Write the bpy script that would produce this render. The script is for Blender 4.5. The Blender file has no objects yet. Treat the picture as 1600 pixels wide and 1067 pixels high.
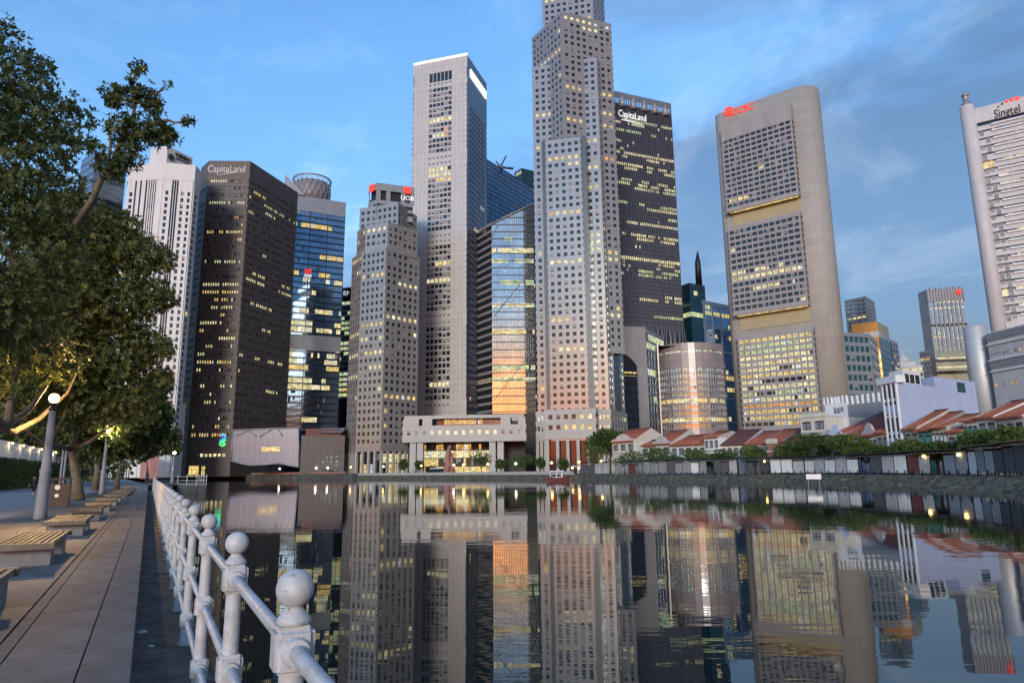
import bpy, bmesh, math, random
from mathutils import Vector, Matrix
S = bpy.context.scene
COL = S.collection
rnd = random.Random(11)
rad = math.radians

# ---------------------------------------------------------------- camera
EYE = 1.65            # camera height above the near promenade (z = 0)
WATER = -0.98
QUAY = 0.5            # level of the far quay
PITCH, ROLL, FPX = math.atan(203 / 1067), rad(0.57), 1067.0
_r0 = Vector((1, 0, 0)); _u0 = Vector((0, -math.sin(PITCH), math.cos(PITCH))); FWD = Vector((0, math.cos(PITCH), math.sin(PITCH)))
RGT = _r0 * math.cos(ROLL) - _u0 * math.sin(ROLL)
UPV = _u0 * math.cos(ROLL) + _r0 * math.sin(ROLL)
cam = bpy.data.cameras.new('camera'); cam.lens = 24.0; cam.sensor_width = 36.0; cam.clip_start = .05; cam.clip_end = 20000
co = bpy.data.objects.new('camera', cam); COL.objects.link(co)
m = Matrix((RGT, UPV, -FWD)).transposed().to_4x4(); m.translation = (0, 0, EYE); co.matrix_world = m
S.camera = co

# ---------------------------------------------------------------- sky
EXPO = 4.55
SUN_AZ, SUN_EL = rad(190), rad(-.9)      # clockwise from +Y: behind the camera, to its left
w = bpy.data.worlds.new('World'); S.world = w; w.use_nodes = True
nt = w.node_tree; nt.nodes.clear()
def N(t, kind, **kw):
    n = t.nodes.new(kind)
    for k, v in kw.items(): setattr(n, k, v)
    return n
out = N(nt, 'ShaderNodeOutputWorld'); bg = N(nt, 'ShaderNodeBackground')
sky = N(nt, 'ShaderNodeTexSky'); sky.sky_type = 'NISHITA'; sky.sun_disc = False
sky.sun_elevation = SUN_EL; sky.sun_rotation = SUN_AZ; sky.altitude = 20; sky.air_density = 1.0; sky.dust_density = .8; sky.ozone_density = 3.0
geo = N(nt, 'ShaderNodeTexCoord')
sep = N(nt, 'ShaderNodeSeparateXYZ'); nt.links.new(geo.outputs['Generated'], sep.inputs[0])
def wm(op, a, b=None, c=None, clamp=False):
    n = N(nt, 'ShaderNodeMath', operation=op); n.use_clamp = clamp
    for i, v in enumerate((a, b, c)):
        if v is None: continue
        if isinstance(v, (int, float)): n.inputs[i].default_value = v
        else: nt.links.new(v, n.inputs[i])
    return n.outputs[0]
zc = wm('MAXIMUM', wm('ADD', sep.outputs[2], .10), .05)
cx = wm('DIVIDE', sep.outputs[0], zc); cy = wm('DIVIDE', sep.outputs[1], zc)
cmb = N(nt, 'ShaderNodeCombineXYZ'); nt.links.new(cx, cmb.inputs[0]); nt.links.new(cy, cmb.inputs[1])
def noise(vec, scale, detail, rough, dist=0.0, off=(0, 0, 0), sc=(1, 1, 1)):
    mp = N(nt, 'ShaderNodeMapping'); mp.inputs['Location'].default_value = off; mp.inputs['Scale'].default_value = sc
    nt.links.new(vec, mp.inputs[0])
    n = N(nt, 'ShaderNodeTexNoise'); n.inputs['Scale'].default_value = scale; n.inputs['Detail'].default_value = detail
    n.inputs['Roughness'].default_value = rough; n.inputs['Distortion'].default_value = dist
    nt.links.new(mp.outputs[0], n.inputs['Vector']); return n.outputs['Fac']
def ramp(v, a, b):
    n = N(nt, 'ShaderNodeMapRange', interpolation_type='SMOOTHSTEP'); n.inputs[1].default_value = a; n.inputs[2].default_value = b
    nt.links.new(v, n.inputs[0]); return n.outputs[0]
def mixc(f, a, b, mode='MIX'):
    n = N(nt, 'ShaderNodeMix', data_type='RGBA', blend_type=mode)
    for sock, v in ((n.inputs[0], f), (n.inputs[6], a), (n.inputs[7], b)):
        if isinstance(v, (int, float)): sock.default_value = v
        elif isinstance(v, tuple): sock.default_value = (*v, 1)
        else: nt.links.new(v, sock)
    return n.outputs[2]
bias = wm('ADD', wm('MULTIPLY', wm('SUBTRACT', sep.outputs[0], .05), .26), wm('MULTIPLY', ramp(sep.outputs[2], .55, .18), .30))
bank = ramp(wm('ADD', noise(cmb.outputs[0], 1.0, 6, .56, .5, (3.1, 1.7, 0), (.8, .9, 1)), bias), .46, .66)          # broad soft cloud banks
wisp = ramp(noise(cmb.outputs[0], 1.6, 9, .64, .9, (.4, 6.2, 2), (1, .7, 1)), .47, .68)                    # thin bright wisps
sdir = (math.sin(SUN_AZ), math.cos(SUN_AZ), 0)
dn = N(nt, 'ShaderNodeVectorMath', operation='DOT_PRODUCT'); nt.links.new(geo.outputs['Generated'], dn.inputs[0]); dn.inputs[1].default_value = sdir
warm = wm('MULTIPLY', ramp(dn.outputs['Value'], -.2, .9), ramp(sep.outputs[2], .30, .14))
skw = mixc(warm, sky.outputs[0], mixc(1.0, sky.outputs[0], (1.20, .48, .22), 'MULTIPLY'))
skc = mixc(1.0, skw, (1.04, 1.20, .94), 'MULTIPLY')
bw = N(nt, 'ShaderNodeRGBToBW'); nt.links.new(skc, bw.inputs[0])
dim = mixc(1.0, mixc(.70, skc, bw.outputs[0]), (0.34, 0.52, 0.73), 'MULTIPLY')            # grey-blue cloud underside
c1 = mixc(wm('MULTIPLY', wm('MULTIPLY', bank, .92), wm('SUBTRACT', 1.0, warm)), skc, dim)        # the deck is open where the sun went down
lum = mixc(1.0, c1, (1.75, 1.38, 1.15), 'MULTIPLY')
c2 = mixc(wm('MULTIPLY', wisp, .8), c1, lum)
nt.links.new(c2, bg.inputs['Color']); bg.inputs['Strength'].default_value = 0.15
nt.links.new(bg.outputs[0], out.inputs[0])

# ---------------------------------------------------------------- the last glow of the sun, very soft
sl = bpy.data.lights.new('sun', 'SUN'); sl.energy = .078; sl.angle = rad(13); sl.color = (1.0, 1.0, .88)
so = bpy.data.objects.new('sun', sl); COL.objects.link(so)
sd = Vector((math.sin(SUN_AZ) * math.cos(rad(12)), math.cos(SUN_AZ) * math.cos(rad(12)), math.sin(rad(12))))
so.rotation_euler = sd.to_track_quat('Z', 'Y').to_euler(); so.location = (0, -50, 60)
S.view_settings.view_transform = 'Standard'; S.view_settings.look = 'None'; S.view_settings.gamma = 1
S.view_settings.exposure = EXPO
S.cycles.use_denoising = True; S.cycles.max_bounces = 6; S.cycles.sample_clamp_indirect = 6

# ---------------------------------------------------------------- measuring: a pixel of the 1600 x 1067 photograph gives a direction
def ray(px, py):
    return FWD + RGT * ((px - 800) / FPX) + UPV * ((533.5 - py) / FPX)
def at_z(px, py, z):
    d = ray(px, py); t = (z - EYE) / d.z; return Vector((d.x * t, d.y * t, z))
def at_y(px, py, y):
    d = ray(px, py); t = y / d.y; return Vector((d.x * t, y, EYE + d.z * t))
def at_r(px, py, r):
    d = ray(px, py); t = r / math.hypot(d.x, d.y); return Vector((d.x * t, d.y * t, EYE + d.z * t))
def roof(px, py, H):
    p = at_z(px, py, H); return (p.x, p.y)
def zpix(xy, py):
    """height on the vertical line through xy that is seen at image row py"""
    lo, hi = -20., 400.
    for _ in range(50):
        z = (lo + hi) / 2; v = Vector((xy[0], xy[1], z - EYE))
        y = 533.5 - FPX * v.dot(UPV) / v.dot(FWD)
        if y > py: lo = z
        else: hi = z
    return lo
def px_on(a, b, px, py=731):
    """fraction along the ground line a-b that is seen at image column px (row py)"""
    d = ray(px, py); ax, ay = a; bx, by = b
    # solve a + t(b-a) parallel to d.xy
    ex, ey = bx - ax, by - ay
    den = ex * d.y - ey * d.x
    return (ay * d.x - ax * d.y) / den

# ---------------------------------------------------------------- mesh helpers
ORG = {}
class MB:
    def __init__(s): s.v = []; s.f = []; s.m = []; s.sm = []
    def face(s, pts, m=0, sm=False):
        i = len(s.v); s.v += [tuple(p) for p in pts]; s.f.append(tuple(range(i, i + len(pts)))); s.m.append(m); s.sm.append(sm)
    def box(s, c, sx, sy, sz, m=0, rz=0.0):
        """c = centre of the base"""
        ca, sa = math.cos(rz), math.sin(rz)
        def P(a, b, z): return (c[0] + a * ca - b * sa, c[1] + a * sa + b * ca, c[2] + z)
        s.hexa([P(-sx/2, -sy/2, 0), P(sx/2, -sy/2, 0), P(sx/2, sy/2, 0), P(-sx/2, sy/2, 0)],
               [P(-sx/2, -sy/2, sz), P(sx/2, -sy/2, sz), P(sx/2, sy/2, sz), P(-sx/2, sy/2, sz)], m)
    def hexa(s, lo, hi, m=0):
        i = len(s.v); n = len(lo); s.v += [tuple(p) for p in lo] + [tuple(p) for p in hi]
        s.f.append(tuple(i + k for k in reversed(range(n)))); s.f.append(tuple(i + n + k for k in range(n)))
        for k in range(n):
            j = (k + 1) % n; s.f.append((i + k, i + j, i + n + j, i + n + k))
        s.m += [m] * (n + 2); s.sm += [False] * (n + 2)
    def prism(s, poly, z0, z1, m=0, mt=None):
        s.hexa([(x, y, z0) for x, y in poly], [(x, y, z1) for x, y in poly], m)
        if mt is not None: s.m[-(len(poly) + 2) + 1] = mt
    def tube(s, pts, rs, n=8, m=0, cap=True, sm=True):
        pts = [Vector(p) for p in pts]
        if isinstance(rs, (int, float)): rs = [rs] * len(pts)
        base = len(s.v); ref = Vector((0, 0, 1))
        for k, p in enumerate(pts):
            t = (pts[min(k + 1, len(pts) - 1)] - pts[max(k - 1, 0)])
            if t.length < 1e-9: t = Vector((0, 0, 1))
            t.normalize()
            a = t.cross(Vector((1, 0, 0)) if abs(t.z) > .9 else ref).normalized(); b = t.cross(a)
            for q in range(n):
                an = 2 * math.pi * q / n
                s.v.append(tuple(p + (a * math.cos(an) + b * math.sin(an)) * rs[k]))
        for k in range(len(pts) - 1):
            for q in range(n):
                q2 = (q + 1) % n
                s.f.append((base + k*n + q, base + (k+1)*n + q, base + (k+1)*n + q2, base + k*n + q2)); s.m.append(m); s.sm.append(sm)
        if cap:
            s.f.append(tuple(base + q for q in range(n))); s.f.append(tuple(base + (len(pts)-1)*n + q for q in reversed(range(n))))
            s.m += [m, m]; s.sm += [False, False]
    def lathe(s, c, prof, n=12, m=0, sm=True, ax=None):
        """prof = [(r, z)] bottom to top around the vertical through c"""
        base = len(s.v)
        for r, z in prof:
            for q in range(n):
                a = 2 * math.pi * q / n; s.v.append((c[0] + r * math.cos(a), c[1] + r * math.sin(a), c[2] + z))
        for k in range(len(prof) - 1):
            for q in range(n):
                q2 = (q + 1) % n
                s.f.append((base + k*n + q, base + k*n + q2, base + (k+1)*n + q2, base + (k+1)*n + q)); s.m.append(m); s.sm.append(sm)
        s.f.append(tuple(base + q for q in reversed(range(n)))); s.f.append(tuple(base + (len(prof)-1)*n + q for q in range(n)))
        s.m += [m, m]; s.sm += [False, False]
    def mesh(s, mats, org=(0, 0, 0), name='mesh', uvs=True):
        me = bpy.data.meshes.new(name)
        me.from_pydata([(x - org[0], y - org[1], z - org[2]) for x, y, z in s.v], [], s.f)
        for mm in mats: me.materials.append(M[mm] if isinstance(mm, str) else mm)
        me.polygons.foreach_set('material_index', s.m); me.polygons.foreach_set('use_smooth', s.sm)
        if len(s.f) > 20000: me.update(); return me
        uv = me.uv_layers.new(name='uv'); dat = [0.0] * (2 * len(me.loops))
        vs = me.vertices
        for p in me.polygons:
            n = p.normal
            if abs(n.z) > .7: tx, ty = Vector((1, 0, 0)), Vector((0, 1, 0))
            else:
                tx = Vector((-n.y, n.x, 0)).normalized(); ty = Vector((0, 0, 1))
            for li in p.loop_indices:
                c = vs[me.loops[li].vertex_index].co
                dat[2*li] = c.dot(tx); dat[2*li+1] = c.dot(ty)
        uv.data.foreach_set('uv', dat)
        me.update(); return me
    def build(s, name, mats, parent=None, org=None):
        if isinstance(mats, (str, bpy.types.Material)): mats = [mats]
        o0 = ORG.get(parent.name, (0, 0, 0)) if parent else (org or (0, 0, 0))
        o = bpy.data.objects.new(name, s.mesh(mats, o0, name)); COL.objects.link(o)
        if parent: o.parent = parent; ORG[o.name] = o0
        else: o.location = o0; ORG[o.name] = o0
        return o
def inst(src, parent, off=(0, 0, 0), rz=0.0, name=None):
    o = bpy.data.objects.new(name or src.name.split('.')[0], src.data); COL.objects.link(o)
    o.parent = parent; o.location = off; o.rotation_euler = (0, 0, rz)
    if parent: ORG[o.name] = ORG.get(parent.name, (0, 0, 0))
    return o
def thing(name, label, cat, loc, group=None):
    o = bpy.data.objects.new(name, None); o.empty_display_size = .2; COL.objects.link(o)
    o.location = loc; ORG[o.name] = tuple(loc); tag(o, label, cat, group); return o
def tag(o, label=None, cat=None, group=None, kind=None):
    if label: o['label'] = label
    if cat: o['category'] = cat
    if group: o['group'] = group
    if kind: o['kind'] = kind
    return o
def copy_tree(o, parent=None):
    c = o.copy(); COL.objects.link(c); c.parent = parent
    for ch in list(o.children): copy_tree(ch, c)
    return c
def text(s_, name, mat, parent, pos, right, up, height, depth=.15, align='CENTER', shear=0.0, sx=1.0):
    """flat lettering standing on a wall; pos = middle of the base line"""
    cu = bpy.data.curves.new(name, 'FONT'); cu.body = s_; cu.size = height; cu.align_x = align; cu.extrude = depth / 2; cu.shear = shear
    cu.resolution_u = 3
    tmp = bpy.data.objects.new('tmp', cu); COL.objects.link(tmp); bpy.context.view_layer.update()
    me = bpy.data.meshes.new_from_object(tmp.evaluated_get(bpy.context.evaluated_depsgraph_get())); bpy.data.objects.remove(tmp)
    me.materials.clear(); o = bpy.data.objects.new(name, me); COL.objects.link(o)
    r = Vector(right).normalized(); u = Vector(up).normalized(); n = r.cross(u)
    mx = Matrix((r * sx, u, n)).transposed().to_4x4(); mx.translation = Vector(pos)
    o0 = Vector(ORG.get(parent.name, (0, 0, 0))) if parent else Vector()
    mx.translation = Vector(pos) - o0
    o.matrix_local = mx; o.parent = parent; o.matrix_local = mx
    me.materials.append(M[mat]); return o

# ---------------------------------------------------------------- materials
M = {}
LK = 2.0 ** -EXPO          # emission is given as it should look at this exposure
def mat(name, col, rough=.6, metal=0.0, ior=1.5, var=.12, vs=.5, grid=None, bump=0.0, bs=20.0, emit=None, est=0.0, streak=0.0, coat=0.0, tr=0.0):
    ma = bpy.data.materials.new(name); ma.use_nodes = True; t = ma.node_tree; b = t.nodes['Principled BSDF']; M[name] = ma
    b.inputs['Roughness'].default_value = rough; b.inputs['Metallic'].default_value = metal; b.inputs['IOR'].default_value = ior
    b.inputs['Coat Weight'].default_value = coat
    tc = N(t, 'ShaderNodeTexCoord'); L = t.links.new
    src = None
    rgb = N(t, 'ShaderNodeRGB'); rgb.outputs[0].default_value = (*col, 1); src = rgb.outputs[0]
    def mult(src, fac, lo, hi):
        mr = N(t, 'ShaderNodeMapRange'); mr.inputs[1].default_value = .3; mr.inputs[2].default_value = .7; mr.inputs[3].default_value = lo; mr.inputs[4].default_value = hi
        L(fac, mr.inputs[0])
        vm = N(t, 'ShaderNodeVectorMath', operation='SCALE'); L(src, vm.inputs[0]); L(mr.outputs[0], vm.inputs['Scale']); return vm.outputs[0]
    if var:
        n1 = N(t, 'ShaderNodeTexNoise'); n1.inputs['Scale'].default_value = vs; n1.inputs['Detail'].default_value = 6; n1.inputs['Roughness'].default_value = .65
        L(tc.outputs['Object'], n1.inputs['Vector']); src = mult(src, n1.outputs['Fac'], 1 - var, 1 + var)
    if streak:
        mp = N(t, 'ShaderNodeMapping'); mp.inputs['Scale'].default_value = (1.2, 1.2, .06); L(tc.outputs['Object'], mp.inputs[0])
        n2 = N(t, 'ShaderNodeTexNoise'); n2.inputs['Scale'].default_value = 1.0; n2.inputs['Detail'].default_value = 5; L(mp.outputs[0], n2.inputs['Vector'])
        src = mult(src, n2.outputs['Fac'], 1 - streak, 1 + streak * .4)
    hgt = None
    if grid:
        gw, gh, mo, dark = grid
        br = N(t, 'ShaderNodeTexBrick'); br.offset = 0.0; br.inputs['Scale'].default_value = 1.0
        br.inputs['Brick Width'].default_value = gw; br.inputs['Row Height'].default_value = gh; br.inputs['Mortar Size'].default_value = mo
        br.inputs['Mortar Smooth'].default_value = .1; br.inputs['Color1'].default_value = (1, 1, 1, 1); br.inputs['Color2'].default_value = (.9, .9, .9, 1); br.inputs['Mortar'].default_value = (dark, dark, dark, 1)
        L(tc.outputs['UV'], br.inputs['Vector'])
        mx = N(t, 'ShaderNodeVectorMath', operation='MULTIPLY'); L(src, mx.inputs[0]); L(br.outputs['Color'], mx.inputs[1]); src = mx.outputs[0]
    L(src, b.inputs['Base Color'])
    if bump:
        n3 = N(t, 'ShaderNodeTexNoise'); n3.inputs['Scale'].default_value = bs; n3.inputs['Detail'].default_value = 5; L(tc.outputs['Object'], n3.inputs['Vector'])
        bp = N(t, 'ShaderNodeBump'); bp.inputs['Strength'].default_value = bump; bp.inputs['Distance'].default_value = .02; L(n3.outputs['Fac'], bp.inputs['Height']); L(bp.outputs[0], b.inputs['Normal'])
    if emit:
        b.inputs['Emission Color'].default_value = (*emit, 1); b.inputs['Emission Strength'].default_value = est * LK
    if tr: b.inputs['Transmission Weight'].default_value = tr
    return ma
def lit(name, col, st, scale=.35, lo=.12):
    """office window with the lights on: ceiling lights, furniture and blinds break it up"""
    ma = mat(name, (.05, .05, .05), .3, 0, 1.4, 0); t = ma.node_tree; b = t.nodes['Principled BSDF']; L = t.links.new
    tc = N(t, 'ShaderNodeTexCoord'); mp = N(t, 'ShaderNodeMapping'); mp.inputs['Scale'].default_value = (scale, scale, scale * 2.2); L(tc.outputs['Object'], mp.inputs[0])
    n = N(t, 'ShaderNodeTexNoise'); n.inputs['Scale'].default_value = 1.3; n.inputs['Detail'].default_value = 4; n.inputs['Roughness'].default_value = .8; L(mp.outputs[0], n.inputs['Vector'])
    mr = N(t, 'ShaderNodeMapRange'); mr.inputs[1].default_value = .36; mr.inputs[2].default_value = .62; mr.inputs[3].default_value = st * lo * LK; mr.inputs[4].default_value = st * LK
    L(n.outputs['Fac'], mr.inputs[0]); b.inputs['Emission Color'].default_value = (*col, 1); L(mr.outputs[0], b.inputs['Emission Strength'])
def glass(name, col, rough=.06, metal=.55, wav=.012, ws=.15, var=.25):
    ma = mat(name, col, rough, metal, 1.6, var, .12); t = ma.node_tree; b = t.nodes['Principled BSDF']; L = t.links.new
    tc = N(t, 'ShaderNodeTexCoord'); n = N(t, 'ShaderNodeTexNoise'); n.inputs['Scale'].default_value = ws; n.inputs['Detail'].default_value = 1; L(tc.outputs['Object'], n.inputs['Vector'])
    bp = N(t, 'ShaderNodeBump'); bp.inputs['Strength'].default_value = 1.0; bp.inputs['Distance'].default_value = wav; L(n.outputs['Fac'], bp.inputs['Height']); L(bp.outputs[0], b.inputs['Normal'])
lit('lit_warm', (1.0, .72, .24), 1.25); lit('lit_pale', (1.0, .88, .48), 1.35); lit('lit_green', (.84, 1.0, .50), 1.0); lit('lit_amber', (1.0, .50, .12), 1.1); lit('lit_cool', (.92, .97, 1.0), 1.1)
glass('glass_dark', (.022, .027, .036), .10, .12)
glass('glass_blue', (.19, .30, .43), .05, .75)
glass('glass_teal', (.03, .10, .12), .05, .6)
glass('glass_grey', (.30, .36, .42), .05, .8)
glass('glass_mirror', (.62, .60, .60), .04, .92, .004)
glass('glass_navy', (.03, .04, .07), .16, .2)
mat('blind', (.26, .26, .27), .5, 0, 1.5, .5, .6)
mat('oub_panel', (.57, .545, .51), .30, .0, 1.9, .06, .05, grid=(2.6, 3.9, .13, .62), streak=.06)
mat('oub_side', (.13, .16, .22), .25, .2, 1.8, .1, .05, grid=(2.6, 3.9, .12, .6))  # same panels as the front, with the side's shade put into the colour
mat('uob_stone', (.35, .335, .325), .18, .18, 1.9, .07, .08, grid=(1.5, 1.9, .07, .72))
mat('uob_band', (.44, .42, .40), .5, 0, 1.5, .06, .08, grid=(1.5, 1.3, .07, .75))
mat('brown_stone', (.125, .104, .094), .5, 0, 1.4, .12, .1, grid=(3.2, 3.9, .10, .6))
mat('white_stone', (.70, .69, .68), .5, 0, 1.5, .06, .1, streak=.08)
mat('grey_stone', (.30, .29, .30), .5, 0, 1.5, .1, .1, streak=.1)
mat('grey_metal', (.33, .35, .38), .35, .4, 1.5, .08, .2)
mat('white_paint', (.84, .84, .84), .55, 0, 1.5, .05, .4, streak=.10)
mat('cream_paint', (.72, .68, .58), .6, 0, 1.5, .06, .4, streak=.12)
mat('party_wall', (.55, .53, .50), .7, 0, 1.5, .12, .6, streak=.25)
mat('pink_paint', (.66, .56, .50), .6, 0, 1.5, .06, .4, streak=.1)
mat('blue_paint', (.50, .58, .80), .6, 0, 1.5, .05, .3, streak=.1)
mat('green_paint', (.10, .34, .30), .6, 0, 1.5, .06, .4)
mat('ocbc_concrete', (.42, .395, .355), .7, 0, 1.45, .06, .05, grid=(4.0, 3.6, .05, .93), streak=.08)
mat('ocbc_panel', (.36, .345, .345), .5, 0, 1.5, .07, .1, grid=(3.0, 9.0, .06, .8))
mat('ocbc_recess', (.42, .36, .22), .7, 0, 1.5, .1, .2)
mat('singtel_panel', (.62, .60, .60), .5, 0, 1.5, .06, .1, grid=(1.8, 4.0, .04, .85), streak=.08)
mat('dark_metal', (.025, .026, .03), .4, .3, 1.5, .15, .3)
mat('fin_white', (.34, .34, .38), .4, .2, 1.5, .05, .3)
mat('fin_dark', (.15, .15, .19), .4, .2, 1.5, .05, .3)
mat('pink_granite', (.30, .25, .25), .3, 0, 1.7, .1, .15, grid=(2.2, 1.6, .08, .75))
mat('roof_grey', (.22, .22, .23), .8)
mat('roof_tile', (.36, .115, .065), .75, 0, 1.5, .35, 1.1)
mat('roof_tile_dark', (.15, .06, .05), .75, 0, 1.5, .35, 1.1)
mat('sunset_tint_glass', (.95, .50, .17), .30, .85, 1.5, .15, .1)  # orange of the reflected sunset put into the base colour
mat('timber_dark', (.05, .04, .035), .7)
mat('sign_white', (.9, .9, .9), .5, 0, 1.5, 0, emit=(1, 1, 1), est=.55)
mat('sign_red', (.8, .05, .03), .5, 0, 1.5, 0, emit=(1, .06, .03), est=.9)
mat('sign_grey', (.62, .62, .62), .5, 0, 1.5, 0)
mat('sign_black', (.02, .02, .02), .5, 0, 1.5, 0)
mat('sign_blue', (.02, .3, .8), .5, 0, 1.5, 0, emit=(.03, .45, 1), est=.9)
mat('sign_green', (.1, .7, .2), .5, 0, 1.5, 0, emit=(.1, 1, .25), est=.9)
mat('light_strip', (.9, .9, .9), .5, 0, 1.5, 0, emit=(1, .97, .9), est=1.6)
mat('lamp_yellow', (.9, .8, .5), .5, 0, 1.5, 0, emit=(1, .62, .16), est=9)
mat('lamp_white', (.9, .9, .85), .5, 0, 1.5, 0, emit=(1, .93, .78), est=9)

glass('glass_slot', (.05, .065, .085), .3, .2)
# ================================================================ the setting: water, banks, ground
WV = Vector((-.4641, .8858)); NV = Vector((.8858, .4641))          # along the near promenade, and across it towards the water
def ST(s, t, z=0.0): return Vector((WV.x * s + NV.x * t, WV.y * s + NV.y * t, z))
ANG = math.atan2(WV.y, WV.x)
def water_mat():
    ma = mat('water', (.014, .021, .019), .02, 0, 1.45, 0); t = ma.node_tree; b = t.nodes['Principled BSDF']; L = t.links.new
    tc = N(t, 'ShaderNodeTexCoord')
    def nz(scale, sx, sy, det, rough=.55):
        mp = N(t, 'ShaderNodeMapping'); mp.inputs['Rotation'].default_value = (0, 0, rad(6)); mp.inputs['Scale'].default_value = (sx, sy, 1); L(tc.outputs['Object'], mp.inputs[0])
        n = N(t, 'ShaderNodeTexNoise'); n.inputs['Scale'].default_value = scale; n.inputs['Detail'].default_value = det; n.inputs['Roughness'].default_value = rough; L(mp.outputs[0], n.inputs['Vector']); return n.outputs['Fac']
    def ma_(op, x, y):
        n = N(t, 'ShaderNodeMath', operation=op)
        for k, v in enumerate((x, y)):
            if isinstance(v, (int, float)): n.inputs[k].default_value = v
            else: L(v, n.inputs[k])
        return n.outputs[0]
    mr = N(t, 'ShaderNodeMapRange'); mr.inputs[1].default_value = .40; mr.inputs[2].default_value = .62; mr.inputs[3].default_value = .25; mr.inputs[4].default_value = 1.0; L(nz(.045, 1, 1.6, 3), mr.inputs[0])
    hgt = ma_('ADD', ma_('MULTIPLY', nz(.9, .30, 1.0, 3), mr.outputs[0]), ma_('MULTIPLY', nz(4.5, .35, 1.0, 2), ma_('MULTIPLY', mr.outputs[0], .10)))
    bp = N(t, 'ShaderNodeBump'); bp.inputs['Strength'].default_value = 1.0; bp.inputs['Distance'].default_value = .009; L(hgt, bp.inputs['Height']); L(bp.outputs[0], b.inputs['Normal'])
water_mat()
mb = MB(); mb.face([(-4000, -2000, WATER), (4000, -2000, WATER), (4000, 6000, WATER), (-4000, 6000, WATER)]); o = mb.build('water', 'water'); tag(o, kind='structure')

def paving(name, col, gw, gh, mo, dark, var=.18, vs=1.2, rough=.65):
    ma = mat(name, col, rough, 0, 1.5, var, vs, grid=(gw, gh, mo, dark), bump=.25, bs=35)
paving('plaza_paving', (.22, .225, .24), 1.2, 1.2, .012, .6)
mat('slab', (.108, .110, .112), .65, 0, 1.5, .45, 2.2, bump=.3, bs=60)
mat('slab_b', (.094, .097, .10), .65, 0, 1.5, .45, 1.8, bump=.3, bs=60)
mat('kerb_stone', (.142, .138, .130), .65, 0, 1.5, .4, 2.5, bump=.2, bs=40)
mat('dirt', (.13, .112, .095), .95, 0, 1.4, .6, 2.2, bump=1.0, bs=14)
mat('quay_wall', (.11, .105, .10), .85, 0, 1.4, .4, .35, bump=.6, bs=3, streak=.45)
mat('bank_stone', (.12, .108, .078), .95, 0, 1.3, .85, 1.1, bump=1.0, bs=3)
mat('far_paving', (.20, .19, .18), .8, 0, 1.5, .2, .2)
mat('city_ground', (.07, .07, .07), .9, 0, 1.5, .2, .05)
mat('brick_and_road_glow', (.36, .17, .13), .8, 0, 1.5, .15, .4)

# far bank: waterline read in the photograph, quay edge 8 m inland
WL = [at_z(x, y, -2.65).to_2d() for x, y in ((1600, 798), (1500, 786), (1400, 775), (1220, 766), (1100, 763), (1000, 761), (900, 757.5), (700, 755), (550, 754), (400, 753), (318, 753), (225, 753.6))]
WL = [Vector((44, 40)), Vector((34, 15)), Vector((28, -60))][::-1] + WL
def inland(k, d):
    a = WL[max(k - 1, 0)]; b = WL[min(k + 1, len(WL) - 1)]; e = (b - a).normalized(); return WL[k] + Vector((e.y, -e.x)) * d
QE = [inland(k, 7.0 if k < 9 else 2.5) for k in range(len(WL))]
def bank_at(px):
    """quay edge point and inland direction at an image column"""
    best = None
    for k in range(len(QE) - 1):
        a, b = QE[k], QE[k + 1]
        t = px_on(tuple(a), tuple(b), px)
        if 0 <= t <= 1 and (a + (b - a) * t).y > 0: best = (a + (b - a) * t, (b - a).normalized())
    return best
mb = MB()
ring_ = [(p.x, p.y, QUAY) for p in QE]
poly = ring_ + [(-900, 420, QUAY), (-3000, 420, QUAY), (-3000, 5000, QUAY), (3500, 5000, QUAY), (3500, -60, QUAY)]
mb.face(poly); o = mb.build('ground', 'city_ground'); tag(o, kind='structure')
if o.data.polygons[0].normal.z < 0: o.data.flip_normals()
mb = MB(); inn = [inland(k, 19.0) for k in range(len(WL))]
for k in range(len(WL) - 1): mb.face([(*QE[k], QUAY + .004), (*inn[k], QUAY + .004), (*inn[k+1], QUAY + .004), (*QE[k+1], QUAY + .004)])
o = mb.build('quay_pavement', 'far_paving'); tag(o, kind='structure')
if o.data.polygons[0].normal.z < 0: o.data.flip_normals()
# sloping stone bank, lumpy
mb = MB(); nseg = 9; prev = None; grid_ = []
for k in range(len(WL) - 1):
    if k >= 11: break
    n_ = max(2, int((WL[k+1] - WL[k]).length / 1.1))
    for q in range(n_):
        t_ = q / n_; a = WL[k].lerp(WL[k+1], t_); b = QE[k].lerp(QE[k+1], t_); col_ = []
        for r_ in range(nseg + 1):
            f = r_ / nseg; p = a.lerp(b, f); p = p + (a - b).normalized() * (.9 * (1 - f)); prof = f ** .8
            z = WATER - .5 + (QUAY - .25 - WATER + .5) * min(1, prof * 1.25 if r_ < nseg else 1.2) + rnd.uniform(-.30, .24) * (0 < r_ < nseg)
            if r_ == nseg: z = QUAY - .02
            col_.append((p.x + rnd.uniform(-.2, .2), p.y + rnd.uniform(-.2, .2), z))
        grid_.append(col_)
for c0, c1 in zip(grid_[:-1], grid_[1:]):
    for r_ in range(nseg): mb.face([c0[r_], c0[r_+1], c1[r_+1], c1[r_]])
o = mb.build('river_bank', 'bank_stone'); tag(o, kind='structure'); bm = bmesh.new(); bm.from_mesh(o.data); bmesh.ops.remove_doubles(bm, verts=bm.verts, dist=.001); bmesh.ops.recalc_face_normals(bm, faces=bm.faces); bm.to_mesh(o.data); bm.free()
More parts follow.
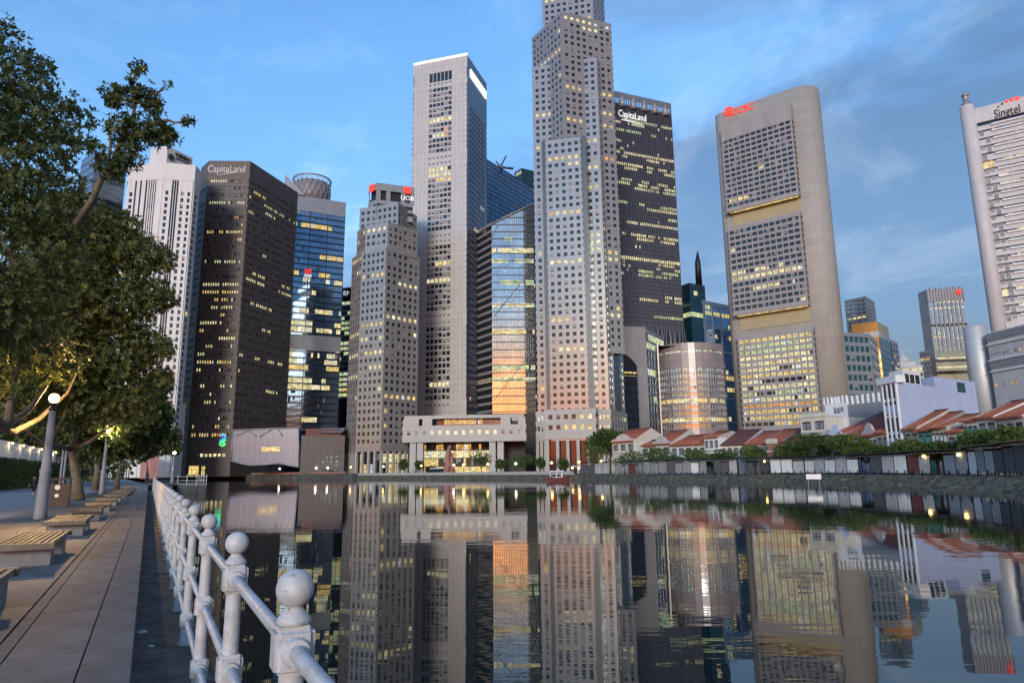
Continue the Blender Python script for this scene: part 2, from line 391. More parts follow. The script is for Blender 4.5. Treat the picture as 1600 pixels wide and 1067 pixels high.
# retaining wall of the far left quay
mb = MB()
for k in range(11, len(WL) - 1):
    a, b = WL[k], WL[k+1]; mb.hexa([(*a, WATER - 1), (*QE[k], WATER - 1), (*QE[k+1], WATER - 1), (*b, WATER - 1)], [(*a, QUAY + 1.0), (*QE[k], QUAY + 1.0), (*QE[k+1], QUAY + 1.0), (*b, QUAY + 1.0)])
o = mb.build('quay_wall', 'quay_wall'); tag(o, kind='structure')

# near promenade: plaza, walkway of slabs, bare strip, river wall
LEDGE = -.42
TR = .55                                                            # the railing's line
JS = 106.0                                                          # where the landing stage begins
mb = MB()
mb.hexa([ST(-40, -400, -.8), ST(-40, -.002, -.8), ST(JS + 30, -.002, -.8), ST(JS + 260, -10, -.8), ST(JS + 260, -400, -.8)], [ST(-40, -400), ST(-40, -.002), ST(JS + 30, -.002), ST(JS + 260, -10), ST(JS + 260, -400)], 0)
o = mb.build('promenade', 'plaza_paving'); tag(o, kind='structure')
if o.data.polygons[0].normal.z < 0: o.data.flip_normals()
mb = MB(); mb.hexa([ST(-40, TR - .1, WATER - 1), ST(-40, TR + .22, WATER - 1), ST(JS + 30, TR + .22, WATER - 1), ST(JS + 30, TR - .1, WATER - 1)], [ST(-40, TR - .1, LEDGE - .01), ST(-40, TR + .22, LEDGE - .01), ST(JS + 30, TR + .22, LEDGE - .01), ST(JS + 30, TR - .1, LEDGE - .01)])
mb.hexa([ST(JS + 30, TR - .1, WATER - 1), ST(JS + 30, TR + .22, WATER - 1), ST(JS + 260, -9.6, WATER - 1), ST(JS + 260, -10, WATER - 1)], [ST(JS + 30, TR - .1, -.01), ST(JS + 30, TR + .22, -.01), ST(JS + 260, -9.6, -.01), ST(JS + 260, -10, -.01)])
o = mb.build('river_wall', 'quay_wall'); tag(o, kind='structure')
mb = MB(); mb.face([ST(-40, -.02, LEDGE), ST(-40, TR + .20, LEDGE), ST(JS + 8, TR + .20, LEDGE), ST(JS + 8, -.02, LEDGE)]); o = mb.build('bare_strip', 'dirt'); tag(o, kind='structure')
if o.data.polygons[0].normal.z < 0: o.data.flip_normals()
walk = MB(); walk.face([ST(-40, -1.16, .008), ST(-40, -.005, .008), ST(JS + 10, -.005, .008), ST(JS + 10, -1.16, .008)])
wk = walk.build('walkway', 'sign_black'); tag(wk, kind='structure')
mat('joint', (.07, .067, .062), .95, 0, 1.4, .3, 3); wk.data.materials[0] = M['joint']
if wk.data.polygons[0].normal.z < 0: wk.data.flip_normals()
def slab_mesh(L_, W_, mt):
    mb = MB(); h = .03; b_ = .004
    mb.hexa([(-L_/2, -W_/2, 0), (L_/2, -W_/2, 0), (L_/2, W_/2, 0), (-L_/2, W_/2, 0)], [(-L_/2 + b_, -W_/2 + b_, h), (L_/2 - b_, -W_/2 + b_, h), (L_/2 - b_, W_/2 - b_, h), (-L_/2 + b_, W_/2 - b_, h)])
    return mb.mesh([mt], name='slab')
LS = 1.2
for (t0, t1, ph) in ((-.402, -.008, 0.0), (-1.022, -.409, .45), (-1.16, -1.029, .2)):
    mets = [slab_mesh(LS - .006, t1 - t0, 'slab' if t1 > -1.03 else 'kerb_stone'), slab_mesh(LS - .006, t1 - t0, 'slab_b' if t1 > -1.03 else 'kerb_stone')]
    s = -1.0 + ph
    while s < 62:
        o = bpy.data.objects.new('slab', mets[rnd.random() < .4]); COL.objects.link(o); o.parent = wk
        p = ST(s + LS / 2, (t0 + t1) / 2, .009 + rnd.uniform(-.002, .002)); o.location = p; o.rotation_euler = (rnd.uniform(-.003, .003), rnd.uniform(-.002, .002), ANG); s += LS
    mb = MB(); mb.hexa([ST(s, t0, .009), ST(s, t1, .009), ST(JS + 10, t1, .009), ST(JS + 10, t0, .009)], [ST(s, t0, .036), ST(s, t1, .036), ST(JS + 10, t1, .036), ST(JS + 10, t0, .036)]); mb.build('slab_run', 'slab', wk)
# wider flags of the bench zone
wk2 = MB(); wk2.face([ST(-40, -4.9, .004), ST(-40, -1.17, .004), ST(JS, -1.17, .004), ST(JS, -4.9, .004)]); wz = wk2.build('bench_zone', 'joint'); tag(wz, kind='structure')
if wz.data.polygons[0].normal.z < 0: wz.data.flip_normals()
mets = [slab_mesh(1.488, .918, x) for x in ('kerb_stone', 'slab')]
for r_ in range(4):
    s = 2.0
    while s < 62:
        o = bpy.data.objects.new('flagstone', mets[rnd.random() < .45]); COL.objects.link(o); o.parent = wz; o.location = ST(s + .75, -1.64 - r_ * .93, .006 + rnd.uniform(-.002, .002)); o.rotation_euler = (0, 0, ANG); s += 1.5
# ================================================================ towers
def offs(poly, d):
    n = len(poly); res = []
    for i in range(n):
        a, b, c = Vector(poly[i - 1]), Vector(poly[i]), Vector(poly[(i + 1) % n])
        e1 = (b - a).normalized(); e2 = (c - b).normalized()
        n1 = Vector((e1.y, -e1.x)); n2 = Vector((e2.y, -e2.x)); k = 1 + n1.dot(n2)
        v = (n1 + n2) / max(k, .3) * d; res.append((b.x + v.x, b.y + v.y))
    return res
def chain(pts, depth):
    """front corners seen left to right, closed with two corners further back"""
    a, b = Vector(pts[0]), Vector(pts[-1]); mid = (a + b) / 2; v = mid.normalized() * depth
    return list(pts) + [tuple(b + v), tuple(a + v)]
def para(p):
    """three corners of a parallelogram -> four"""
    a, b, c = [Vector(q) for q in p]; return [tuple(a), tuple(b), tuple(c), tuple(a + c - b)]
def rows_n(z0, z1, n, ratio=.55):
    h = (z1 - z0) / n; return [(z0 + h * (k + 1 - ratio), z0 + h * (k + 1)) for k in range(n)]
def gaps(rows, z0, z1):
    g = []; p = z0
    for a, b in rows:
        if a - p > .02: g.append((p, a))
        p = b
    if z1 - p > .02: g.append((p, z1))
    return g
def cols_n(n, m=.04, ratio=.6):
    w = (1 - 2 * m) / n; return [(m + w * (k + .5 - ratio / 2), m + w * (k + .5 + ratio / 2)) for k in range(n)]
def rings(root, poly, zs, d, mt, faces=None, name='spandrel'):
    P = poly; O = offs(poly, d); n = len(P); cache = {}
    for z0, z1 in zs:
        k = round(z1 - z0, 2)
        if k in cache:
            src, zz = cache[k]; inst(src, root, (0, 0, z0 - zz))
        else:
            mb = MB()
            for i in (faces if faces is not None else range(n)):
                j = (i + 1) % n
                mb.hexa([(*O[i], z0), (*O[j], z0), (*P[j], z0), (*P[i], z0)], [(*O[i], z1), (*O[j], z1), (*P[j], z1), (*P[i], z1)])
            cache[k] = (mb.build(name, mt, root), z0)
def lerp2(a, b, t): return (a[0] + (b[0] - a[0]) * t, a[1] + (b[1] - a[1]) * t)
def nrm(a, b):
    e = Vector((b[0] - a[0], b[1] - a[1])).normalized(); return Vector((e.y, -e.x))
def piers(root, poly, face, cols, z0, z1, d, mt, name='pier', ends=True, each=True):
    a, b = poly[face], poly[(face + 1) % len(poly)]; n = nrm(a, b) * d; sol = []; p = 0.0
    for u0, u1 in cols:
        sol.append((p, u0)); p = u1
    sol.append((p, 1.0))
    if not ends: sol = sol[1:-1]
    tot = MB()
    for u0, u1 in sol:
        if u1 - u0 < 1e-4: continue
        mb = MB() if each else tot
        q0, q1 = lerp2(a, b, u0), lerp2(a, b, u1)
        lo = [(q0[0] + n.x, q0[1] + n.y), (q1[0] + n.x, q1[1] + n.y), q1, q0]
        mb.prism(lo, z0, z1)
        if each: mb.build(name, mt, root)
    if not each: tag(tot.build(name + 's', mt, root), kind='stuff')
PM = ['blind', 'lit_warm', 'lit_pale', 'lit_green', 'lit_amber', 'lit_cool']
def panes(root, poly, face, rows, cols, off, density=.12, bl=.25, mix=(5, 4, 1, .3), full=.06, name='window_row', only=None):
    """one mesh for each row of windows: lit rooms, drawn blinds and painted reflections, just in front of the glass"""
    a, b = poly[face], poly[(face + 1) % len(poly)]; n = nrm(a, b) * off
    for ri, (z0, z1) in enumerate(rows):
        if only and not only(ri): continue
        st = rnd.random(); pl = 0.0
        if st < full: pl = .92
        elif st < full + density * 1.6: pl = .5
        else: pl = density * .18
        kind = rnd.choices((1, 2, 3, 4), mix)[0]; on = rnd.random() < pl; mb = MB()
        for u0, u1 in cols:
            if rnd.random() < .35: on = rnd.random() < pl
            mi = kind if on else (0 if rnd.random() < bl else -1)
            if on and rnd.random() < .22: mi = rnd.choices((1, 2, 3, 4, 5), (*mix, 2))[0]
            if mi < 0: continue
            q0, q1 = lerp2(a, b, u0), lerp2(a, b, u1); za = z0
            if mi == 0: za = z0 + (z1 - z0) * rnd.choice((0, .3, .5))
            mb.face([(q0[0] + n.x, q0[1] + n.y, za), (q1[0] + n.x, q1[1] + n.y, za), (q1[0] + n.x, q1[1] + n.y, z1), (q0[0] + n.x, q0[1] + n.y, z1)], mi)
        if mb.f: tag(mb.build(name, PM, root), kind='stuff')
def core(root, poly, z0, z1, mt, top='roof_grey', name='glazing'):
    mb = MB(); mb.prism(poly, z0, z1, 0, 1); return mb.build(name, [mt, top], root)
def cap(root, poly, z0, h, mt, d=.5, name='parapet'):
    rings(root, poly, [(z0, z0 + h)], d, mt, name=name)
def solid(root, poly, z0, z1, mt, name='wall', top=None):
    mb = MB(); mb.prism(poly, z0, z1, 0, None if top is None else 1); return mb.build(name, [mt] + ([top] if top else []), root)
def base_of(poly, z=QUAY):
    return (sum(p[0] for p in poly) / len(poly), sum(p[1] for p in poly) / len(poly), z)

# ---- One slab tower of light panels with a narrow field of windows (centre)
H = 262; a, b, c = roof(648, 103, H), roof(729.6, 87, H), roof(759, 131, H)
P = para([a, b, c]); T = thing('office_tower', 'tall pale grey slab tower with one narrow column of small windows', 'tower', base_of(P), 'skyline towers')
core(T, P, QUAY, H - 1, 'glass_dark')
mid = lerp2(a, b, .5); zz = lambda py: zpix(mid, py)
groups = [(627, 511, 12), (488, 384, 12), (363, 262, 12), (241, 138, 13)]
rows = []
for y0, y1, n in groups: rows += rows_n(zz(y0), zz(y1), n, .68)
slot = (zz(128), zz(114)); rows.append(slot)
cols = [(.30 + k * .0725, .30 + k * .0725 + .058) for k in range(6)]
rings(T, P, gaps(rows, QUAY, H), .45, 'oub_panel', [0], 'panel_band')
piers(T, P, 0, cols, QUAY, H - .1, .42, 'oub_panel')
panes(T, P, 0, rows[:-1], cols, .1, .10, .45, (2, 5, 0, 1), .04)
rs = rows_n(zz(640), zz(170), 52, .62); cs = cols_n(7, .12, .62)
rings(T, P, gaps(rs, QUAY, H), .45, 'oub_side', [1, 2, 3], 'panel_band'); piers(T, P, 1, cs, QUAY, H - .1, .42, 'oub_side'); panes(T, P, 1, rs, cs, .1, .03, .2, full=.01)
O = offs(P, .45); mb = MB(); e = nrm(O[1], O[2]); q0, q1 = lerp2(O[1], O[2], .14), lerp2(O[1], O[2], .95)
mb.hexa([(q0[0] + e.x*.5, q0[1] + e.y*.5, H - 12.5), (q1[0] + e.x*.5, q1[1] + e.y*.5, H - 12.5), (*q1, H - 12.5), (*q0, H - 12.5)],
        [(q0[0] + e.x*.5, q0[1] + e.y*.5, H - 7), (q1[0] + e.x*.5, q1[1] + e.y*.5, H - 7), (*q1, H - 7), (*q0, H - 7)]); mb.build('lit_sign', 'light_strip', T)
mb = MB(); e = nrm(O[0], O[1])
mb.hexa([(O[0][0] + e.x*.4, O[0][1] + e.y*.4, H), (O[1][0] + e.x*.4, O[1][1] + e.y*.4, H), (*O[1], H), (*O[0], H)], [(O[0][0] + e.x*.4, O[0][1] + e.y*.4, H + 1.2), (O[1][0] + e.x*.4, O[1][1] + e.y*.4, H + 1.2), (*O[1], H + 1.2), (*O[0], H + 1.2)])
mb.build('roof_light', 'light_strip', T)
mb = MB()                                                          # vent dots above and below each window field
for y0, y1, n in groups:
    for zc_ in (zz(y0 + 7), zz(y1 - 5)):
        for u0, u1 in cols:
            q = lerp2(O[0], O[1], (u0 + u1) / 2); mb.box((q[0] + e.x*.05, q[1] + e.y*.05, zc_), .9, .3, .9, 0, math.atan2(O[1][1]-O[0][1], O[1][0]-O[0][0]))
tag(mb.build('vents', 'dark_metal', T), kind='stuff')

# ---- stone tower, two interlocking squares, top out of the picture (centre)
def grid_block(root, P, z0, z1, fh, cw, mt, faces=None, d=.28, density=.07, full=.03, gl='glass_dark', ratio=.5, cr=.52, phase=0.0, bl=.2, mix=(5, 4, 0, .4), skip_core=False):
    n = max(1, int((z1 - z0 - 1.2) / fh)); rr = [(z1 - 1.6 - fh * (k + 1) + fh * .32, z1 - 1.6 - fh * (k + 1) + fh * (.32 + ratio)) for k in range(n)][::-1]
    if not skip_core: core(root, P, z0, z1 - .3, gl)
    rings(root, P, gaps(rr, z0, z1), d, mt)
    for i in (faces if faces is not None else range(len(P))):
        a, b = P[i], P[(i + 1) % len(P)]; W = math.dist(a, b); nc = max(1, round(W / cw)); cc = cols_n(nc, .02, cr)
        piers(root, P, i, cc, z0, z1 - .05, d - .03, mt, each=nc < 9)
        panes(root, P, i, rr, cc, .08, density, bl, mix, full)
    return rr
H1 = 222.0
A0, A1 = roof(832, 106, H1), roof(932, 90, H1); A2 = (A1[0] + 11.5, A1[1] + 24)
PA = para([A0, A1, A2])
T = thing('office_tower', 'tallest grey stone tower of stepped interlocking squares, top cut off by picture edge', 'tower', base_of(PA), 'skyline towers')
FH = 3.75; nA = nrm(A0, A1); cA = Vector(base_of(PA)[:2])
grid_block(T, PA, 16, H1, FH, 3.7, 'uob_stone', [0, 1], density=.05, full=.02)
HB = 248.0; PB = para([roof(832, 60, HB), roof(877, 18, HB), roof(954, 38, HB)])          # the turned square
grid_block(T, PB, 60, HB, FH, 3.7, 'uob_stone', [0, 1])
PCt = [tuple(cA + Vector((2, 2)) + (Vector(p) - cA) * .80) for p in PA]
grid_block(T, PCt, H1 - 2, 310, FH, 3.7, 'uob_stone', [0, 1])
# front bay with glass slots at its sides
bp = (Vector(PB[1]) - Vector(A0)).dot(nA) + .5; a_ = tuple(Vector(A0) + nA * bp); b_ = tuple(Vector(A1) + nA * bp)
zb1 = zpix(a_, 224); q0, q1 = lerp2(a_, b_, px_on(a_, b_, 851, 500)), lerp2(a_, b_, px_on(a_, b_, 924, 500)); nb = nA * bp
PBay = [q0, q1, tuple(Vector(q1) - nb), tuple(Vector(q0) - nb)]
core(T, [tuple(Vector(q0) - nA), tuple(Vector(q1) - nA), PBay[2], PBay[3]], 16, zb1 + 1, 'glass_slot', name='glass_slot')
qa, qb = lerp2(q0, q1, .10), lerp2(q0, q1, .88)
PG = [qa, qb, tuple(Vector(qb) - nb), tuple(Vector(qa) - nb)]
grid_block(T, PG, 16, zb1, FH, 3.5, 'uob_stone', [0], density=.07, full=.02)
w0, w1 = lerp2(A1, A2, .30), lerp2(A1, A2, .72); e = nrm(A1, A2)
solid(T, [(w0[0] + e.x*.7, w0[1] + e.y*.7), (w1[0] + e.x*.7, w1[1] + e.y*.7), w1, w0], 16, zb1 - 8, 'glass_slot', 'glass_slot')
# base storeys: plain bands, then tall columns
zt, zl = zpix(a_, 641), zpix(a_, 687)
PBase = offs([A0, PBay[3], q0, q1, PBay[2], A1, A2, PA[3]], .7)
rr = [(zl + 4.6, zl + 6.8), (zl + 9.6, zl + 11.8)]
core(T, offs(PBase, -.4), zl, zt, 'glass_dark'); rings(T, PBase, gaps(rr, zl, zt), .3, 'uob_band')
for i, nc in ((0, 3), (2, 6), (4, 3), (5, 5)):
    cc = cols_n(nc, .04, .5); piers(T, PBase, i, cc, zl, zt - .05, .27, 'uob_band'); panes(T, PBase, i, rr, cc, -.1, .5, .3, (6, 2, 0, 1), .25)
solid(T, offs(PBase, -2.5), QUAY, zl, 'glass_dark', 'lobby_glazing')
for i, nk in ((0, 3), (2, 5), (4, 3), (5, 4)):
    c0, c1 = PBase[i], PBase[i + 1]
    for k in range(nk):
        q = lerp2(c0, c1, (k + .25) / nk); mb = MB(); mb.box((q[0], q[1] + .8, QUAY), 1.5, 1.5, zl - QUAY + .02, 0, math.atan2(c1[1]-c0[1], c1[0]-c0[0])); mb.build('column', 'uob_band', T)

# ---- its smaller twin to the left
H2 = 118.0
ch = [roof(551, 404, H2), roof(566, 394, H2), roof(603, 386, H2), roof(655, 401, H2)]
P2 = chain(ch, 30)
T = thing('office_tower', 'smaller stepped grey stone tower with red logo signs on its crown', 'tower', base_of(P2), 'skyline towers')
zl = zpix(ch[2], 705)
grid_block(T, P2, zl, H2, 3.75, 3.5, 'uob_stone', [0, 1, 2], density=.14, bl=.15)
def tier(y, lx, rx, ys, H, mt='uob_stone', dens=.05):
    pts = [roof(px, py, H) for px, py in ys]; Q = chain(pts, 24); grid_block(T, Q, H2 - 2, H, 3.75, 3.3, mt, list(range(len(pts) - 1)), density=dens); return Q
dm = math.hypot(*ch[2])
def Hat(px, py, dist): return at_r(px, py, dist).z
Ht = Hat(600, 350, dm + 4); tier(0, 0, 0, [(559, 362), (572, 353), (606, 347), (652, 361)], Ht)
Ht = Hat(622, 318, dm + 7); tier(0, 0, 0, [(563, 326), (590, 322), (622, 316), (651, 338)], Ht)
Ht = Hat(592, 286, dm + 12); pts = [roof(577, 291, Ht), roof(590, 286, Ht), roof(645, 293, Ht)]; Q = chain(pts, 20)
grid_block(T, Q, H2 + 20, zpix(pts[1], 312), 3.75, 3.3, 'uob_stone', [0], density=0)
core(T, offs(Q, -1.2), zpix(pts[1], 313), Ht - 1, 'dark_metal', name='crown_void')
rings(T, Q, [(zpix(pts[1], 297), Ht)], .3, 'uob_stone', name='crown_band')
mb = MB()
for k in (0.02, .3, .72, .98):
    q = lerp2(Q[1], Q[2], k); mb.box((q[0], q[1] + .6, zpix(pts[1], 313)), 2.4, 1.2, Ht - zpix(pts[1], 313) - .2, 0, math.atan2(Q[2][1]-Q[1][1], Q[2][0]-Q[1][0]))
mb.build('crown_piers', 'uob_stone', T)
mb = MB()                                                           # five red strokes of the logo on each side
for (i, u) in ((1, .84), (0, .5)):
    e = nrm(Q[i], Q[i+1]); q = lerp2(Q[i], Q[i+1], u); an = math.atan2(Q[i+1][1]-Q[i][1], Q[i+1][0]-Q[i][0]); zc_ = Ht - 4.8
    for k in range(4): mb.box((q[0] + e.x*1.0 + math.cos(an)*(k-1.5)*1.0, q[1] + e.y*1.0 + math.sin(an)*(k-1.5)*1.0, zc_ + (.8 if k in (0, 3) else 0)), .75, .3, 3.4 if k in (0, 3) else 4.6, 0, an)
    mb.box((q[0] + e.x*1.0, q[1] + e.y*1.0, zc_ + 1.9), 4.4, .35, .7, 0, an)
mb.build('red_logo', 'sign_red', T)
q = lerp2(Q[1], Q[2], .84); e = nrm(Q[1], Q[2]); rt = (Q[2][0]-Q[1][0], Q[2][1]-Q[1][1], 0)
text('UOB', 'sign_letters', 'sign_white', T, (q[0] + e.x, q[1] + e.y, Ht - 8.4), rt, (0, 0, 1), 3.6)
solid(T, offs(P2, -2), QUAY, zl, 'glass_dark', 'lobby_glazing')
PL = P2
for i in range(3):
    a_, b_ = P2[i], P2[i+1]; nk = max(2, round(math.dist(a_, b_) / 4))
    for k in range(nk):
        q = lerp2(a_, b_, (k + .1) / nk); mb = MB(); mb.box((q[0], q[1] + .4, QUAY), 1.2, 1.2, zl - QUAY, 0, math.atan2(b_[1]-a_[1], b_[0]-a_[0])); mb.build('column', 'uob_band', T)
panes(T, offs(P2, -2), 1, [(1.5, 6), (6.6, zl - 1)], cols_n(6, .05, .85), .1, 1, .1, (5, 3, 0, 1), .95)
panes(T, offs(P2, -2), 2, [(1.5, 6), (6.6, zl - 1)], cols_n(6, .05, .85), .1, 1, .1, (5, 3, 0, 1), .6)

# ---- bridging podium on twin columns between the two stone towers
yd = 330.0
a, b = at_y(628, 737, yd), at_y(822, 735, yd - 6); a = (a.x, a.y); b = (b.x, b.y)
zz = lambda py: zpix(lerp2(a, b, .5), py)
PP = chain([a, b], 24); T = thing('office_podium', 'grey stone bridge building on paired columns with a row of lit square windows', 'building', base_of(PP))
z_u, z_s, z_t = zz(690), zz(664), zz(648)
rw = [(zz(678.5), zz(672))]
core(T, offs(PP, -.5), z_u, z_s, 'glass_dark'); rings(T, PP, gaps(rw, z_u, z_s), .3, 'uob_band')
cc = cols_n(15, .02, .42); piers(T, PP, 0, cc, z_u, z_s - .05, .27, 'uob_band'); panes(T, PP, 0, rw, [c for c in cc[:3]] + cc[-3:], .1, 0, .9, full=0)
n_ = nrm(a, b); mbs = []
for k in range(3, 12):
    q0, q1 = lerp2(a, b, cc[k][0]), lerp2(a, b, cc[k][1]); mb = MB()
    mb.face([(q0[0] + n_.x*.1, q0[1] + n_.y*.1, rw[0][0]), (q1[0] + n_.x*.1, q1[1] + n_.y*.1, rw[0][0]), (q1[0] + n_.x*.1, q1[1] + n_.y*.1, rw[0][1]), (q0[0] + n_.x*.1, q0[1] + n_.y*.1, rw[0][1])]); mb.build('lit_window', 'lit_pale', T)
core(T, offs(PP, -6), z_s, z_t - 1, 'glass_dark', name='terrace_glazing'); rings(T, offs(PP, -1), [(z_t - 1.6, z_t)], .4, 'uob_band', name='roof_slab')
for u0, u1 in ((.0, .13), (.16, .24), (.80, .88), (.94, 1)):
    q0, q1 = lerp2(a, b, u0), lerp2(a, b, u1); solid(T, [(q0[0], q0[1] + .4), (q1[0], q1[1] + .4), (q1[0], q1[1] + 6), (q0[0], q0[1] + 6)], z_s, z_t - 1.6, 'uob_band', 'terrace_wall')
panes(T, offs(PP, -6), 0, [(z_s + .8, z_t - 1.8)], cols_n(24, .3, .85), .2, 1, .1, (6, 3, 0, 2), .95)
for u in (.075, .165, .70, .77) if False else (.085, .145, .735, .80):
    q = lerp2(a, b, u); mb = MB(); mb.box((q[0], q[1] + 2.5, QUAY), 3.0, 3.0, z_u - QUAY, 0, math.atan2(b[1]-a[1], b[0]-a[0])); mb.build('column', 'uob_band', T)
# lit hall behind the columns
solid(T, [(a[0], a[1] + 16.1), (b[0], b[1] + 16.1), (b[0], b[1] + 20), (a[0], a[1] + 20)], QUAY, z_u, 'timber_dark', 'hall_wall')
aa, bb = lerp2(a, b, .12), lerp2(a, b, .76)
PH = [(aa[0], aa[1] + 15), (bb[0], bb[1] + 15), (bb[0], bb[1] + 16), (aa[0], aa[1] + 16)]
panes(T, PH, 0, [(QUAY + .3, 4.2), (4.6, 8.2), (8.6, 12), (12.4, z_u - .6)], cols_n(30, .0, .9), .1, .5, .2, (6, 1, 3, 1), .0, only=None)
for zz0, zz1 in ((QUAY + .3, 4.2), (8.6, 12)): panes(T, PH, 0, [(zz0, zz1)], cols_n(30, .0, .9), .16, 1, .1, (5, 2, 3, 2), 1)

# ---- brown octagonal tower with a name in letters near its top (left)
H = 181; ch = [roof(316, 263, H), roof(328, 252, H), roof(390.5, 252.5, H), roof(464, 301, H)]
P = chain(ch, 40); T = thing('office_tower', 'dark brown angular tower with white lettering at its top, left of centre', 'tower', base_of(P), 'skyline towers')
core(T, P, QUAY, H - .5, 'glass_dark')
zz = lambda py: zpix(ch[1], py)
rw = rows_n(zz(690), zz(281), 34, .40)
rings(T, P, gaps(rw, 10, H), .6, 'brown_stone')
def grp(ng, per, m=.05, gap=.04, r=.62):
    out = []; w = (1 - 2 * m - gap * (ng - 1)) / ng
    for g in range(ng):
        x = m + g * (w + gap)
        for k in range(per): out.append((x + w * (k + .5 - r / 2) / per, x + w * (k + .5 + r / 2) / per))
    return out
cc = grp(2, 7, .06, .06); piers(T, P, 1, cc, 10, H - .1, .57, 'brown_stone'); panes(T, P, 1, rw, cc, .1, .26, .75, (4, 5, 1, .6), .08)  # dense pale panes here put the windows' grey reflection into colour
cc2 = grp(4, 6, .02, .03, .8); piers(T, P, 2, cc2, 10, H - .1, .57, 'brown_stone', each=False); panes(T, P, 2, rw, cc2, .1, .11, .3, (4, 6, 2, 0), .01)
cc3 = grp(1, 4, .2, 0, .6); piers(T, P, 0, cc3, 10, H - .1, .57, 'brown_stone'); panes(T, P, 0, rw, cc3, .1, .1, .1)
solid(T, offs(P, .3), QUAY, 9.9, 'brown_stone', 'base_wall')
Pb = offs(P, .3); panes(T, Pb, 1, [(1.2, 6.2)], [(.08, .14), (.15, .3), (.36, .44)], .15, 1, 0, (1, 0, 0, 0), 1.0)
panes(T, Pb, 1, [(11, 12.6)], grp(1, 8, .1, 0), .6, .5, .3)
O = offs(P, .6); e = nrm(O[1], O[2]); rt = (O[2][0]-O[1][0], O[2][1]-O[1][1], 0); q = lerp2(O[1], O[2], .44)
text('CapitaLand', 'sign_letters', 'sign_grey', T, (q[0] + e.x*.1, q[1] + e.y*.1, zz(270)), rt, (0, 0, 1), 6.2, .3, sx=.78)
mb = MB(); pts = [Vector((*lerp2(O[1], O[2], .2 + .55 * k / 8), zz(276) + 1.9 * math.sin(math.pi * .5 * k / 8))) + Vector((e.x*.3, e.y*.3, 0)) for k in range(9)]
mb.tube(pts, [.08, .2, .3, .35, .35, .35, .3, .2, .1], 5); mb.build('sign_swoosh', 'sign_grey', T)
q = lerp2(O[1], O[2], .80); an = math.atan2(rt[1], rt[0]); zc_ = zz(697)                  # small blue and green emblem
def ribbon(mb, pts, w, c0, an, e):
    for p, q_ in zip(pts[:-1], pts[1:]):
        dx, dz = q_[0] - p[0], q_[1] - p[1]; l = math.hypot(dx, dz); ox, oz = -dz / l * w, dx / l * w
        f = [(p[0] + ox, p[1] + oz), (p[0] - ox, p[1] - oz), (q_[0] - ox, q_[1] - oz), (q_[0] + ox, q_[1] + oz)]
        P3 = lambda u, z, k: (c0[0] + math.cos(an) * u + e.x * k, c0[1] + math.sin(an) * u + e.y * k, c0[2] + z)
        mb.hexa([P3(*v_, .5) for v_ in f], [P3(*v_, .1) for v_ in f])
for nm, pl in (('sign_blue', [(-1.6, 2.6), (1.2, 4.2), (1.2, 5.2), (0, 6.2), (-1.2, 5.2)]), ('sign_green', [(1.6, 3.2), (-1.4, 1.6), (-1.4, .8), (0, -.1), (1.5, .8), (-.2, 2.0)])):
    mb = MB(); ribbon(mb, pl, .42, (q[0], q[1], zc_), an, e); mb.build('emblem', nm, T)

# ---- white bank tower behind it (far left)
H = 158; ch = [roof(203, 262, H), roof(258, 258, H), roof(304, 262, H), roof(312, 271, H)]
P = chain(ch, 34); T = thing('office_tower', 'white bank tower with vertical dark window strips, beside the tree', 'tower', base_of(P), 'skyline towers')
core(T, P, QUAY, H - .5, 'glass_dark'); zz = lambda py: zpix(ch[1], py)
rw = rows_n(20, H - 14, 36, .62)
for f, cc in ((0, [(.08, .17), (.22, .27), (.36, .41), (.52, .57), (.61, .64), (.67, .70), (.73, .76), (.79, .82)]), (1, [(.1, .2), (.30, .36), (.38, .44), (.46, .52), (.62, .72), (.84, .93)]), (2, [(.2, .7)])):
    piers(T, P, f, cc, QUAY, H, .6, 'white_stone', each=True); strips = [c for c in cc if c[1] - c[0] < .065]
    panes(T, P, f, rw, cc, .1, .02, .1, full=0)
    rest = [c for c in cc if c not in strips]; a_, b_ = P[f], P[f+1]; n_ = nrm(a_, b_) * .5
    for z0, z1 in gaps(rw, QUAY, H - 8):
        mb = MB()
        for u0, u1 in rest:
            q0, q1 = lerp2(a_, b_, u0 - .01), lerp2(a_, b_, u1 + .01); mb.prism([(q0[0] + n_.x, q0[1] + n_.y), (q1[0] + n_.x, q1[1] + n_.y), q1, q0], z0, z1)
        mb.build('spandrel', 'white_stone', T)
rings(T, P, [(H - 8, H + 1)], .7, 'white_stone', name='cornice')
Hu = Hat(262, 229, math.hypot(*ch[1]) + 3); up_ = [roof(236, 232, Hu), roof(262, 228, Hu), roof(301, 247, Hu)]; Q = chain(up_, 22)
solid(T, Q, H, Hu, 'white_stone', 'upper_wall')
e = nrm(Q[1], Q[2]); rt = (Q[2][0]-Q[1][0], Q[2][1]-Q[1][1], 0)
O = offs(P, .7); e = nrm(O[1], O[2]); rt = (O[2][0]-O[1][0], O[2][1]-O[1][1], 0); q = lerp2(O[1], O[2], .62)
sgn = lerp2(Q[1], Q[2], .60); e2 = nrm(Q[1], Q[2]); rt2 = (Q[2][0]-Q[1][0], Q[2][1]-Q[1][1], 0)
text('中国银行', 'sign_letters', 'sign_black', T, (sgn[0] + e2.x*.3, sgn[1] + e2.y*.3, zpix(sgn, 249)), rt2, (0, 0, 1), 2.5, .3)
text('BANK OF CHINA', 'sign_letters', 'sign_black', T, (sgn[0] + e2.x*.3, sgn[1] + e2.y*.3, zpix(sgn, 253)), rt2, (0, 0, 1), 1.1, .3)
lg = lerp2(Q[1], Q[2], .15); mb = MB(); an = math.atan2(rt2[1], rt2[0]); zc_ = zpix(lg, 246)
